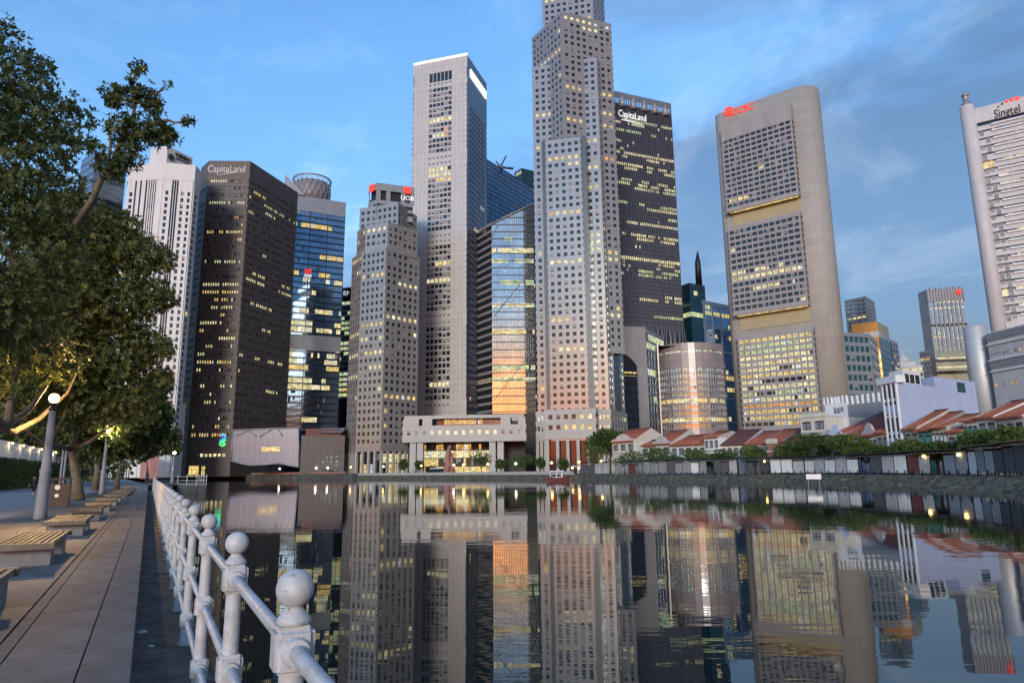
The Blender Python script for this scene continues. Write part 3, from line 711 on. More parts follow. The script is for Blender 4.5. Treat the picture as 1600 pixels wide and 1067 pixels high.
ring_ = [Vector((lg[0] + e2.x*.3 + math.cos(an)*1.6*math.cos(k*math.pi/8), lg[1] + e2.y*.3 + math.sin(an)*1.6*math.cos(k*math.pi/8), zc_ + 1.6*math.sin(k*math.pi/8))) for k in range(17)]
mb.tube(ring_, .28, 5); mb.box((lg[0] + e2.x*.3, lg[1] + e2.y*.3, zc_ - 1.6), .35, .4, 3.2, 0, an); mb.box((lg[0] + e2.x*.3, lg[1] + e2.y*.3, zc_ - .5), 1.5, .4, 1.0, 0, an); mb.build('bank_emblem', 'sign_black', T)
lb = [roof(238, 630, Hat(250, 628, 380)), roof(282, 624, Hat(250, 628, 380))]
H = Hat(250, 628, 380); P = chain([at_r(236, 730, 380).to_2d().to_tuple(), at_r(283, 730, 385).to_2d().to_tuple()], 16)
T = thing('low_annex', 'low white annex block at the foot of the white bank tower', 'building', base_of(P))
solid(T, P, QUAY, H, 'white_stone', 'wall', 'roof_grey'); rw = rows_n(4, H - 4, 4, .5); panes(T, P, 0, rw, cols_n(6, .1, .6), .05, 0, .9, full=0)

# ---- blue striped glass tower far left, seen through the branches
H = 170; ch = [roof(128, 250, H), roof(150, 236, H), roof(197, 262, H)]; P = chain(ch, 30)
T = thing('office_tower', 'blue glass tower with slanting pale stripes half hidden behind the tree', 'tower', base_of(P), 'skyline towers')
core(T, P, QUAY, H, 'glass_blue'); rw = rows_n(QUAY, H, 44, .7); rings(T, P, gaps(rw, QUAY, H), .25, 'grey_metal'); panes(T, P, 0, rw, cols_n(8), .05, .05, .1)

# ---- blue glass tower with a round lattice crown
D0 = 480; H = Hat(500, 309, D0); ch = [roof(449, 301, H), roof(459, 304, H), roof(540, 317, H)]; P = chain(ch, 36)
T = thing('office_tower', 'blue glass tower with round lattice crown behind the brown tower', 'tower', base_of(P), 'skyline towers')
core(T, P, QUAY, H - .5, 'glass_blue'); zz = lambda py: zpix(ch[1], py)
rw = rows_n(8, zz(327), 40, .72); rings(T, P, gaps(rw, QUAY, H - 9), .2, 'glass_navy'); cc = grp(3, 8, .01, .015, .9)
piers(T, P, 1, cc, QUAY, H, .22, 'glass_navy', name='mullion', each=False)
panes(T, P, 1, rw, cc, .06, .16, .05, (4, 5, 1, 0), .05); panes(T, P, 0, rw, cols_n(3), .06, .2, .1)
rings(T, P, [(zz(327), H)], .3, 'grey_metal', name='louvre_band'); rings(T, P, [(zz(545), zz(521))], .3, 'grey_metal', name='louvre_band')
cc_ = at_r(487, 300, math.hypot(*ch[1]) + 16); rc = 30 / 1067 * math.hypot(*ch[1]); zt = Hat(487, 278, math.hypot(*ch[1]) + 10)
mb = MB(); mb.lathe((cc_.x, cc_.y, H - 2), [(rc - 1, 0), (rc - 1, zt - H - 1)], 28); mb.build('crown_drum', 'grey_stone', T)
mb = MB()
for sgn_ in (1, -1):
    for k in range(22):
        a0 = k * 2 * math.pi / 22
        mb.tube([(cc_.x + rc * math.cos(a0 + sgn_ * t * .55), cc_.y + rc * math.sin(a0 + sgn_ * t * .55), H + (zt - H) * t) for t in (0, .5, 1)], .22, 4)
tag(mb.build('crown_lattice', 'fin_white', T), kind='stuff')
mb = MB(); mb.tube([(cc_.x + rc * math.cos(k * math.pi / 16), cc_.y + rc * math.sin(k * math.pi / 16), zt) for k in range(33)], .55, 6, cap=False); mb.build('crown_ring', 'fin_white', T)
hp = at_r(453, 300, math.hypot(*ch[0])); mb = MB(); t0 = Hat(449, 272, math.hypot(*ch[0]))
mb.hexa([(hp.x - 4, hp.y, H), (hp.x + 9, hp.y + 4, H), (hp.x + 9, hp.y + 5, H), (hp.x - 4, hp.y + 1, H)], [(hp.x - 4, hp.y, t0), (hp.x - 3, hp.y + .4, t0 - 1), (hp.x - 3, hp.y + 1.4, t0 - 1), (hp.x - 4, hp.y + 1, t0)]); mb.build('crown_horn', 'grey_metal', T)
e = nrm(P[1], P[2]); an = math.atan2(P[2][1]-P[1][1], P[2][0]-P[1][0]); rt = (math.cos(an), math.sin(an), 0); lg = lerp2(P[1], P[2], px_on(P[1], P[2], 481, 425))
mb = MB()
for k in range(4): mb.box((lg[0] + e.x*.5 + rt[0]*(k-1.5)*1.2, lg[1] + e.y*.5 + rt[1]*(k-1.5)*1.2, zpix(lg, 428)), .8, .3, 3.6, 0, an)
mb.build('red_logo', 'sign_red', T); mb = MB(); mb.box((lg[0] + e.x*.5, lg[1] + e.y*.5, zpix(lg, 433)), 5, .3, 1.8, 0, an); mb.build('sign_board', 'sign_white', T)

# ---- dark tower with pale floor bands in the gap
D0 = 520; H = Hat(540, 449, D0); P = chain([roof(518, 452, H), roof(556, 448, H)], 30)
T = thing('office_tower', 'dark tower with lit horizontal floor bands in the gap beside the smaller stone tower', 'tower', base_of(P), 'skyline towers')
core(T, P, QUAY, H, 'glass_navy'); zz = lambda py: zpix(P[1], py); rw = rows_n(zz(622), zz(470), 19, .62)
rings(T, P, gaps(rw, zz(622), zz(470)), .3, 'fin_white'); piers(T, P, 0, cols_n(5, 0, .92), zz(622), zz(470), .35, 'fin_white', name='mullion'); panes(T, P, 0, rw, cols_n(10, 0, .95), .05, .9, .1, (1, 1, 6, 0), .6)
rings(T, P, [(H - 8, H)], .3, 'dark_metal', name='parapet'); q = lerp2(P[0], P[1], .7); text('BNI', 'sign_letters', 'sign_white', T, (q[0], q[1] - .5, H - 6.2), (1, 0, 0), (0, 0, 1), 5)

# ---- dark blue glass tower behind the slab, with a crane on its roof
D0 = 520; H = Hat(743, 238, D0); ch = [roof(738, 235, H), roof(833, 294, H)]; P = chain(ch, 40)
T = thing('office_tower', 'dark blue glass tower with slanting roofline behind the pale slab tower', 'tower', base_of(P), 'skyline towers')
core(T, P, QUAY, H, 'glass_blue'); rw = rows_n(QUAY, H - 1, 62, .8); rings(T, P, gaps(rw, QUAY, H), .2, 'glass_navy', [0, 1, 3]); panes(T, P, 0, rw, cols_n(26, 0, .95), .06, .02, .03, (1, 5, 0, 3), .03)
piers(T, P, 0, cols_n(26, 0, .95), QUAY, H, .22, 'glass_navy', 'mullion', each=False)
q = lerp2(ch[0], ch[1], px_on(ch[0], ch[1], 782, 260)); mb = MB(); mb.box((q[0], q[1] + 2, H), 4, 3, 3); mb.tube([(q[0], q[1] + 2, H + 2), (q[0] + 5, q[1] - 2, H + 10)], .6, 5); mb.tube([(q[0], q[1] + 2, H + 2), (q[0] - 4, q[1], H + 6)], .6, 5); mb.tube([(q[0] + 2, q[1] + 2, H + 1), (q[0] + 11, q[1] + 4, H + 1)], 1.0, 5)
C = mb.build('roof_crane', 'dark_metal', org=(q[0], q[1] + 2, H)); tag(C, 'small dark maintenance crane on the roof of the blue glass tower', 'crane')
D0 = 640; H = Hat(818, 264, D0); P = chain([roof(804, 270, H), roof(815, 263, H), roof(836, 268, H)], 24)
T = thing('office_tower', 'top of a distant teal glass tower peeping beside the tallest stone tower', 'tower', base_of(P), 'skyline towers')
core(T, P, QUAY, H, 'glass_teal'); rw = rows_n(QUAY, H - 2, 60, .7); rings(T, P, gaps(rw, QUAY, H), .25, 'glass_navy'); panes(T, P, 0, rw, cols_n(6), .05, .2, .1)

# ---- glass wedge with a sloping roof that mirrors the sunset
D0 = 395.0
f0, f1 = at_y(745, 737, D0 + 16), at_y(770, 737, D0); f2 = at_y(839, 736, D0 + 1.0)
ch = [(f0.x, f0.y), (f1.x, f1.y), (f2.x, f2.y)]; zt = [zpix(ch[0], 362), zpix(ch[1], 350), zpix(ch[2], 319)]
P = chain(ch, 26); hz = [zt[0], zt[1], zt[2], zt[2], zt[0]]
T = thing('glass_hall', 'mirror glass building with sloping roof glowing orange beside the tallest stone tower', 'building', base_of(P))
mb = MB(); n = len(P)
mb.hexa([(*p, QUAY) for p in P], [(*p, z) for p, z in zip(P, hz)], 0)
mb.m[1] = 1; mb.m[2] = 2
mb.build('glazing', ['glass_mirror', 'roof_grey', 'glass_dark'], T)
zz = lambda py: zpix(ch[1], py); e = nrm(ch[1], ch[2]) * .3; solid(T, [tuple(Vector(ch[1]) + e), tuple(Vector(ch[2]) + e), ch[2], ch[1]], QUAY, zz(646), 'timber_dark', 'base_wall'); nrow = 28; step = (zt[2] - zz(644)) / nrow  # base wall: dark sheet added so the gap beside the podium stays dark
for k in range(nrow):
    z0 = zz(644) + k * step
    t_ = 0 if z0 < zt[1] else (z0 - zt[1]) / (zt[2] - zt[1])
    if t_ > .97: continue
    q0 = lerp2(ch[1], ch[2], max(0, t_)); e = nrm(ch[1], ch[2]) * .25; mb = MB()
    mb.prism([(q0[0] + e.x, q0[1] + e.y), (ch[2][0] + e.x, ch[2][1] + e.y), ch[2], q0], z0, z0 + .5); mb.build('transom', 'dark_metal', T)
    if z0 < zt[0]:
        e = nrm(ch[0], ch[1]) * .4; mb = MB(); mb.prism([(ch[0][0] + e.x, ch[0][1] + e.y), (ch[1][0] + e.x, ch[1][1] + e.y), ch[1], ch[0]], z0, z0 + 1.6); mb.build('transom', 'grey_stone', T)
for k in range(1, 20):
    u = k / 20; q0 = lerp2(ch[1], ch[2], u); e = nrm(ch[1], ch[2]) * .18; d_ = Vector((ch[2][0]-ch[1][0], ch[2][1]-ch[1][1])).normalized() * .09; top_ = zt[1] + (zt[2] - zt[1]) * u
    mb = MB(); mb.prism([(q0[0] - d_.x + e.x, q0[1] - d_.y + e.y), (q0[0] + d_.x + e.x, q0[1] + d_.y + e.y), (q0[0] + d_.x, q0[1] + d_.y), (q0[0] - d_.x, q0[1] - d_.y)], QUAY, top_); mb.build('mullion', 'dark_metal', T)
for rws in ([445, 438], [395, 388], [411, 405], [522, 515], [578, 571], [596, 590], [480, 474], [376, 371]):
    z0, z1 = zz(rws[0]), zz(rws[1])
    panes(T, P, 1, [(z0, z1)], cols_n(20, 0, .93), .12, .6, 0, (1, 6, 2, 0), .8)
panes(T, P, 0, [(zz(596), zz(590))], cols_n(8, 0, .93), .2, .8, 0, (3, 3, 0, 0), .9)
e = nrm(ch[1], ch[2]) * .6
def onf(px, py):
    u = px_on(ch[1], ch[2], px, py); q = lerp2(ch[1], ch[2], u); return Vector((q[0] + e.x, q[1] + e.y, zpix(q, py)))
for p0, p1 in (((772, 494), (832, 420)), ((772, 625), (832, 548)), ((768, 372), (778, 352))):
    mb = MB(); mb.tube([onf(*p0), onf(*p1)], .2, 6); mb.build('brace', 'fin_white', T)
mb = MB(); mb.tube([(ch[1][0] + e.x, ch[1][1] + e.y, zt[1]), (ch[2][0] + e.x, ch[2][1] + e.y, zt[2])], .5, 6); mb.build('roof_edge', 'fin_white', T)

# ---- dark tower with white vertical fins and planted crown, name in letters
D0 = 480; H = Hat(1000, 153, D0); ch = [roof(948, 140, H), roof(1047, 162, H)]; P = chain(ch, 44)
T = thing('office_tower', 'dark tower with thin white vertical fins and white lettering, right of the tallest tower', 'tower', base_of(P), 'skyline towers')
a, b = ch; zz = lambda py: zpix(lerp2(a, b, .5), py); zlow = zz(505)
core(T, P, QUAY, H - 9, 'glass_navy'); rw = rows_n(zlow, H - 20, 52, .7)
rings(T, P, gaps(rw, zlow, H - 9), .12, 'dark_metal')
panes(T, P, 0, rw, cols_n(36, .0, .9), .1, .20, 0, (2, 6, 3, 0), .03)
e = nrm(a, b) * .9; nf = 34
for k in range(nf + 1):
    q0 = lerp2(a, b, k / nf); d_ = Vector((b[0]-a[0], b[1]-a[1])).normalized() * .13; hh = H - (0 if k < nf else 6)
    if k == 0:
        mb = MB(); mb.prism([(q0[0] - d_.x + e.x, q0[1] - d_.y + e.y), (q0[0] + d_.x + e.x, q0[1] + d_.y + e.y), (q0[0] + d_.x, q0[1] + d_.y), (q0[0] - d_.x, q0[1] - d_.y)], zlow - 3, H); F0 = mb.build('fin', 'fin_dark', T)
    else: inst(F0, T, ((b[0]-a[0]) * k / nf, (b[1]-a[1]) * k / nf, 0))
rings(T, P, [(H - 5, H)], .1, 'grey_metal', [0, 1, 2, 3], 'parapet')
for k in range(6):                                                    # pale scoops in the crown
    q0 = lerp2(a, b, .06 + k * .17); mb = MB(); mb.lathe((q0[0], q0[1] - .6, H - 12), [(2.6, 0), (2.0, 5), (.9, 9)], 10); mb.build('crown_scoop', 'fin_white', T)
mb = MB()                                                             # parted fins around the garden floors
for k in range(nf + 1):
    q0 = Vector((*lerp2(a, b, k / nf), 0)); q1 = Vector((*lerp2(a, b, (k + rnd.choice((-1, -.5, .5, 1))) / nf), 0)); ee = Vector((e.x, e.y, 0))
    mb.tube([q0 + ee + Vector((0, 0, zlow - 3)), q1 + ee + Vector((0, 0, zlow - 14)), q0 + ee + Vector((0, 0, zlow - 24)), q0 + ee + Vector((0, 0, QUAY))], .3, 4)
tag(mb.build('parted_fins', 'pink_granite', T), kind='stuff')
mb = MB(); q0, q1 = a, b
mb.box((*lerp2(a, b, .5), zz(487)), .1, .1, .1)
mb = MB(); q0, q1 = lerp2(a, b, .09), lerp2(a, b, 1); e3 = nrm(a, b) * .2
mb.prism([(q0[0] + e3.x, q0[1] + e3.y), (q1[0] + e3.x, q1[1] + e3.y), q1, q0], zz(409), zz(404)); mb.build('lit_band', 'lit_pale', T)
q = lerp2(a, b, px_on(a, b, 987, 185)); rt = (b[0]-a[0], b[1]-a[1], 0); e3 = nrm(a, b)
text('CapitaLand', 'sign_letters', 'sign_white', T, (q[0] + e3.x*1.2, q[1] + e3.y*1.2, zpix(q, 187)), rt, (0, 0, 1), 7.4, .3, sx=.72)
mb = MB(); mb.tube([Vector((*lerp2(a, b, px_on(a, b, 969 + k * 4.5, 190)), zpix(q, 192) + 1.4 * math.sin(k / 8 * math.pi * .6) - k * .3)) + Vector((e3.x*1.2, e3.y*1.2, 0)) for k in range(9)], [.1, .3, .4, .45, .45, .4, .35, .3, .1], 5); mb.build('sign_swoosh', 'sign_white', T)
# ---- white and dark slab pair in front of the finned tower
D0 = 430; H = Hat(990, 512, D0); P = chain([roof(966, 512, H), roof(1008, 513, H), roof(1036, 526, H)], 20)
T = thing('office_block', 'white walled block with dark glass side at the foot of the finned tower', 'building', base_of(P))
core(T, P, QUAY, H, 'glass_navy'); solid(T, [tuple(Vector(P[0]) + nrm(P[0], P[1]) * .4), tuple(Vector(P[1]) + nrm(P[0], P[1]) * .4), P[1], P[0]], QUAY, H + .8, 'grey_stone', 'blank_wall')
rw = rows_n(8, H - 3, 14, .7); rings(T, P, gaps(rw, QUAY, H), .25, 'grey_metal', [1]); panes(T, P, 1, rw, cols_n(7, 0, .9), .1, .3, 0, (1, 3, 5, 0), .1); piers(T, P, 1, cols_n(7, 0, .9), QUAY, H, .3, 'grey_metal', 'mullion')
D0 = 400; H = Hat(985, 552, D0); P = chain([at_r(960, 731, D0).to_2d().to_tuple(), at_r(1002, 731, D0 + 9).to_2d().to_tuple()], 14)
T = thing('office_block', 'black glass block with rounded top in front of the white walled block', 'building', base_of(P))
core(T, P, QUAY, H - 6, 'glass_navy'); rings(T, P, gaps(rows_n(4, H - 7, 11, .75), QUAY, H - 6), .2, 'dark_metal'); panes(T, P, 0, [(H - 12.5, H - 10)], cols_n(6, .02, .9), .1, 1, 0, (6, 2, 2, 0), 1)
mb = MB(); cxy = base_of(P); wv = Vector((P[1][0]-P[0][0], P[1][1]-P[0][1])); n_ = 12
arc = [(P[0][0] + wv.x * (k / n_), P[0][1] + wv.y * (k / n_), H - 6 + 6.5 * math.sin(math.pi * k / n_)) for k in range(n_ + 1)]
bk = Vector((P[2][0]-P[1][0], P[2][1]-P[1][1], 0))
for k in range(n_): mb.face([Vector(arc[k]) + bk, arc[k], arc[k+1], Vector(arc[k+1]) + bk])
mb.face(arc[::-1]); mb.face([Vector(p) + bk for p in arc]); mb.build('barrel_roof', 'dark_metal', T)

# ---- teal tower with a spire, and a gridded glass tower beside it
D0 = 560; H = Hat(1078, 444, D0); P = chain([roof(1060, 448, H), roof(1077, 442, H), roof(1101, 447, H)], 24)
T = thing('office_tower', 'dark teal tower with slender spire and one lit floor', 'tower', base_of(P), 'skyline towers')
core(T, P, QUAY, H, 'glass_teal'); rw = rows_n(8, H - 6, 30, .8); rings(T, P, gaps(rw, QUAY, H), .2, 'glass_navy'); zz = lambda py: zpix(P[1], py)
for f in (0, 1): panes(T, P, f, [(zz(494), zz(487))], cols_n(8, 0, .95), .22, 1, 0, (1, 4, 3, 0), 1); panes(T, P, f, rw, cols_n(8, 0, .9), .08, .06, 0, (1, 3, 3, 0), 0)
sp = at_r(1092, 440, D0 + 8); zt = Hat(1092, 392, D0 + 8); mb = MB(); mb.tube([(sp.x, sp.y, H), (sp.x, sp.y, H + 20), (sp.x + .5, sp.y, zt)], [2.8, 2.4, .35], 6); mb.build('spire', 'dark_metal', T)
D0 = 500; H = Hat(1117, 473, D0); P = chain([roof(1097, 469, H), roof(1142, 478, H)], 26)
T = thing('office_tower', 'blue glass tower with broad pale grid beside the curved slab tower', 'tower', base_of(P), 'skyline towers')
core(T, P, QUAY, H, 'glass_blue'); zz = lambda py: zpix(P[0], py); rw = rows_n(QUAY, H - 3, 7, .93); rings(T, P, gaps(rw, QUAY, H), .4, 'grey_metal'); piers(T, P, 0, [(.08, .30), (.34, .58), (.62, .97)], QUAY, H, .37, 'grey_metal', 'mullion')
rw = rows_n(QUAY, H - 3, 28, .7); panes(T, P, 0, rw, cols_n(9, .06, .8), .1, .18, .05, (2, 4, 2, 0), .02)

# ---- low curved building of pink granite
D0 = 300; H = Hat(1075, 536, D0); cpx = at_r(1086, 731, D0 + 14); R0 = 15.0
pts = []
l0 = at_r(1036, 731, D0 - 2); pts.append((l0.x, l0.y))
vd = Vector((cpx.x, cpx.y)).normalized(); vp = Vector((vd.y, -vd.x))
for k in range(15):
    t_ = -1.25 + 2.5 * k / 14; q = Vector((cpx.x, cpx.y)) + vp * (R0 * math.sin(t_)) - vd * (R0 * math.cos(t_) * 1.0); pts.append((q.x, q.y))
P = chain(pts, 10); T = thing('curved_building', 'round fronted pink granite office building with lit floor bands', 'building', base_of(P)); nF = len(pts) - 1
zz = lambda py: zpix(pts[8], py); zcut = zz(562)
core(T, P, QUAY, H - 1, 'glass_grey'); rw = rows_n(zz(672), zz(574), 10, .62)
rings(T, P, gaps(rw, QUAY, zcut), .4, 'pink_granite'); rings(T, P, [(zcut, zz(550))], .5, 'pink_granite', name='wall_band'); rings(T, P, [(zz(546.5), H)], .5, 'pink_granite', name='wall_band')
piers(T, P, 0, [(.98, .99)], QUAY, H, .55, 'pink_granite')
for f in range(1, nF):
    piers(T, P, f, [(.04, .48), (.52, .96)], QUAY, H - 1, .3, 'pink_granite', 'mullion', each=False)
    panes(T, P, f, [rw[1]], [(.04, .48), (.52, .96)], .1, 1, 0, (6, 3, 0, 1), 1); panes(T, P, f, [rw[4]], [(.04, .48), (.52, .96)], .1, .9, 0, (6, 3, 0, 0), .8); panes(T, P, f, rw[5:] + rw[2:4], [(.04, .48), (.52, .96)], .1, .05, .1, (4, 3, 0, 0), 0)
    panes(T, P, f, [(zz(549.5), zz(547))], [(.2, .4), (.6, .8)], .2, .5, .3, (4, 3, 0, 0), .3)

# ---- slab tower of bare concrete with three projecting blocks of windows
H = 200; A = Vector(roof(1113, 181, H)); B = Vector(roof(1240, 137, H)); u = (B - A).normalized(); nn = Vector((u.y, -u.x))      # nn faces the viewer
TH = 19.6; rr_ = TH / 2
def stad(off=0.0):
    pts = []
    A1_ = A + u * 5.0
    for k in range(6):                                   # small rounded corner at the left
        t_ = math.pi + (math.pi / 2) * k / 5; c_ = A1_ - nn * 5.0; q = c_ + u * (5 * math.cos(t_ )) + nn * (-5 * math.sin(t_)) ; pts.append(tuple(q))
    cB = B - nn * rr_
    for k in range(15):
        t_ = math.pi / 2 - math.pi * k / 14; q = cB + nn * (rr_ * math.sin(t_)) + u * (rr_ * math.cos(t_)); pts.append(tuple(q))
    pts.append(tuple(A1_ - nn * TH))
    return pts
P = stad(); T = thing('office_tower', 'bare concrete slab tower with rounded end and three projecting window blocks', 'tower', base_of(P), 'skyline towers')
mb = MB(); i0 = 0
top_r = 3.5
lo = [(*p, QUAY) for p in P]; hi = [(*p, H) for p in P]; mb.hexa(lo, hi)
for k in range(2, len(mb.sm)): mb.sm[k] = True
ob = mb.build('concrete_shell', 'ocbc_concrete', T)
qA, qB = tuple(A), tuple(B)
blocks = [((1131, 203), (1237, 156), 331, 14), ((1142, 359), (1253, 334), 496, 14), ((1157, 527), (1273, 514), 675, 15)]
for bi, ((lx, ly), (rx, ry), by, nfl) in enumerate(blocks):
    u0, u1 = px_on(qA, qB, lx, ly), px_on(qA, qB, rx, ry); q0 = Vector(lerp2(qA, qB, u0)); q1 = Vector(lerp2(qA, qB, u1))
    zt = zpix(tuple(q0), ly); zb = zpix(tuple(q0), by) if bi else zpix(tuple(q0), 336)
    pr = 4.0; BP = [tuple(q0 + nn * pr), tuple(q1 + nn * pr), tuple(q1), tuple(q0)]
    core(T, BP, zb, zt - .4, 'glass_dark', 'ocbc_panel'); head = 9.0 if bi == 0 else 2.6
    rw = rows_n(zb + 1.2, zt - head, nfl, .58)
    rings(T, BP, gaps(rw, zb, zt), .32, 'ocbc_panel', [0, 1, 3]); cc = cols_n(12, .01, .80)
    piers(T, BP, 0, cc, zb, zt - .05, .2, 'ocbc_panel', each=True)
    piers(T, BP, 1, cols_n(1, .05, .9), zb, zt - .05, .2, 'ocbc_panel')
    cc = [(x0 + (x1 - x0) * k, x0 + (x1 - x0) * (k + .92)) for x0, x1 in cc for k in (0, )] ; fine = []
    for x0, x1 in cc: fine += [(x0, (x0 + x1) / 2 - .002), ((x0 + x1) / 2 + .002, x1)]
    dens, fl, mix_ = ((.06, .03, (4, 5, 0, 0)), (.15, .08, (4, 5, 0, .5)), (.6, .7, (5, 5, 0, 0)))[bi]
    if bi == 2:
        panes(T, BP, 0, rw[4:], fine, .12, .6, .1, (3, 6, 1, 0), .5); panes(T, BP, 0, rw[:4], fine, .12, .8, .1, (5, 1, 0, 4), .85)
    else: panes(T, BP, 0, rw, fine, .12, dens, .12, mix_, fl)
    if bi < 2:                                                        # lit reveal under the block
        zn = zb - (8 if bi == 0 else 7); g0 = q0 + u * 1.5; g1 = q1 - u * .3
        mb = MB(); mb.prism([tuple(g0 + nn * .4), tuple(g1 + nn * .4), tuple(g1 - nn * .1), tuple(g0 - nn * .1)], zn - .5, zb - .02); mb.build('reveal_wall', 'ocbc_recess', T)
        mb = MB(); mb.prism([tuple(g0 + nn * (pr - .6)), tuple(g1 + nn * (pr - .6)), tuple(g1 + nn * (pr - 1.1)), tuple(g0 + nn * (pr - 1.1))], zb - .55, zb - .03); mb.build('cove_light', 'lit_warm', T)
lg = A + u * (B - A).length * px_on(qA, qB, 1139, 176) + nn * .3; rt = (u.x, u.y, 0); zc_ = zpix(tuple(lg), 180)
mb = MB(); an = math.atan2(u.y, u.x)
mb.tube([(lg.x + u.x*2.3*math.cos(k*math.pi/8), lg.y + u.y*2.3*math.cos(k*math.pi/8), zc_ + 2.3 + 2.3*math.sin(k*math.pi/8)) for k in range(17)], .55, 5, cap=False); mb.box((lg.x, lg.y, zc_ + .9), 2.0, .4, 2.8, 0, an); mb.build('red_emblem', 'sign_red', T)
lt = A + u * (B - A).length * px_on(qA, qB, 1160, 170) + nn * .3; text('OCBC', 'sign_letters', 'sign_red', T, (lt.x, lt.y, zpix(tuple(lt), 175)), rt, (0, 0, 1), 5.4, .4, sx=.85)

# ---- far towers to the right of the slab
def simple(label, pxs, top, D0, mt, band, nrow, ncol, depth=22, cat='tower', dens=.1, ratio=.6, gl='glass_dark', full=.05, name='office_tower', mixx=(4, 4, 1, 1), bl=.2, each=False, pd=.25):
    H = Hat(pxs[len(pxs) // 2][0], pxs[len(pxs) // 2][1], D0); P = chain([roof(x, y, H) for x, y in pxs], depth)
    T = thing(name, label, cat, base_of(P), 'skyline towers'); core(T, P, QUAY, H - .3, gl)
    rw = rows_n(QUAY + 3, H - 2, nrow, ratio); rings(T, P, gaps(rw, QUAY, H), pd + .05, mt)
    for f in range(len(pxs) - 1):
        cc = cols_n(ncol[f], .02, .75); piers(T, P, f, cc, QUAY, H - .05, pd, mt, 'mullion', each=each or ncol[f] < 7); panes(T, P, f, rw, cc, .06, dens, bl, mixx, full)
    return T, P, H, rw
simple('slatted silver tower top just right of the concrete slab tower', [(1320, 470), (1352, 463), (1366, 472)], 0, 520, 'grey_metal', 0, 40, (4, 8), ratio=.5, gl='glass_grey')
T, P, H, rw = simple('dark green glass block with lit lower floors behind the shophouses', [(1316, 519), (1357, 521), (1370, 535)], 0, 380, 'grey_metal', 0, 13, (5, 3), gl='glass_teal', dens=.02, full=0, bl=.05)
panes(T, P, 0, rw[1:4], cols_n(5, .02, .75), .1, 1, 0, (2, 4, 3, 0), .9)
# tower whose orange sunset reflection is put into the panel colour
D0 = 430; H = Hat(1365, 502, D0); ch = [roof(1330, 507, H), roof(1371, 502, H), roof(1388, 512, H)]; P = chain(ch, 20)
T = thing('office_tower', 'tower with orange sunset reflection painted on its panels right of the concrete slab tower', 'tower', base_of(P), 'skyline towers')
zz = lambda py: zpix(ch[1], py); zn = zz(517); zk = zz(526)
q = lerp2(ch[0], ch[1], .52); PS = [q, ch[1], ch[2], P[3], tuple(Vector(q) + Vector(P[3]) - Vector(ch[2]))]
core(T, PS, QUAY, zk, 'glass_teal'); solid(T, P, zk, zn, 'white_stone', 'wall_band'); core(T, P, zn, H, 'sunset_tint_glass', name='sunset_tint_crown')
e = nrm(ch[0], ch[1]) * .3; solid(T, [tuple(Vector(q) + e), tuple(Vector(lerp2(ch[0], ch[1], .99)) + e), lerp2(ch[0], ch[1], .99), q], zz(606), zk - .1, 'sunset_tint_glass', 'sunset_tint_panel')
rr2 = rows_n(zz(606), zk, 16, .86); rings(T, [tuple(Vector(p) + (e if k < 2 else e * 0)) for k, p in enumerate(PS)], gaps(rr2, zz(606), zk), .08, 'ocbc_recess', [0])
rings(T, PS, gaps(rows_n(QUAY, zk, 20, .8), QUAY, zk), .12, 'glass_navy', [1, 2])
simple('thin white stair tower far off between orange and blue towers', [(1387, 536), (1393, 531), (1402, 536)], 0, 480, 'white_stone', 0, 20, (2, 2), depth=10, ratio=.3)
T, P, H, rw = simple('pale gridded apartment tower with small dome far off', [(1404, 573), (1441, 570)], 0, 600, 'white_stone', 0, 18, (9,), ratio=.66)
mb = MB(); q = lerp2(P[0], P[1], .48); mb.box((q[0], q[1] + 8, H), 14, 8, 4); mb.lathe((q[0], q[1] + 8, H + 4), [(4.5, 0), (4.2, 2), (3, 4), (1, 5.5), (.3, 8)], 12); mb.build('roof_dome', 'white_stone', T)
simple('dark brown narrow tower hard against the blue ribbed tower', [(1437, 550), (1452, 547)], 0, 660, 'grey_stone', 0, 24, (6,))
D0 = 690; H = Hat(1480, 452, D0); ch = [roof(1435, 458, H), roof(1448, 453, H), roof(1503, 450, H)]
P = chain(ch, 30); T = thing('hotel_tower', 'blue ribbed glass tower with pale crown standing free at right', 'tower', base_of(P), 'skyline towers'); zz = lambda py: zpix(ch[1], py)
core(T, P, QUAY, H, 'glass_blue'); zc1 = zz(472)
rings(T, P, [(zc1, H)], .3, 'grey_metal', [1, 2, 3], 'crown_band'); rings(T, P, [(QUAY, H)], .4, 'grey_stone', [0], 'side_wall')
for k in range(13):
    q = lerp2(ch[1], ch[2], k / 12); mb = MB(); mb.box((q[0], q[1] - .6, zc1), 1.6, 1.4, H - zc1 + 1.5 * (k % 2)); mb.build('crown_fin', 'fin_white', T)
rwt = rows_n(zz(548), zc1, 24, .7); rings(T, P, gaps([r for r in rwt], zz(548), zc1), .35, 'grey_metal', [1])
for k in range(1, 8):
    q = lerp2(ch[1], ch[2], k / 8); mb = MB(); mb.box((q[0], q[1] - .7, zz(548)), 1.1, 1.0, zc1 - zz(548)); mb.build('rib', 'grey_metal', T)
rings(T, P, [(zz(585), zz(580)), (zz(566), zz(561)), (zz(511), zz(507))], .5, 'dark_metal', [1], 'dark_band')
panes(T, P, 1, [(zz(562), zz(559)), (zz(576), zz(573))], cols_n(14, .02, .8), .55, 1, 0, (1, 6, 0, 0), .8); panes(T, P, 1, rwt, cols_n(16, .02, .8), .1, .06, .1, (1, 4, 0, 0), 0)
q = lerp2(ch[1], ch[2], .86); mb = MB(); mb.lathe((q[0], q[1] - 1.6, H - 6), [(1.2, 0), (1.9, 1.4), (1.9, 2.6), (1.2, 4)], 10); mb.build('red_emblem', 'sign_red', T)
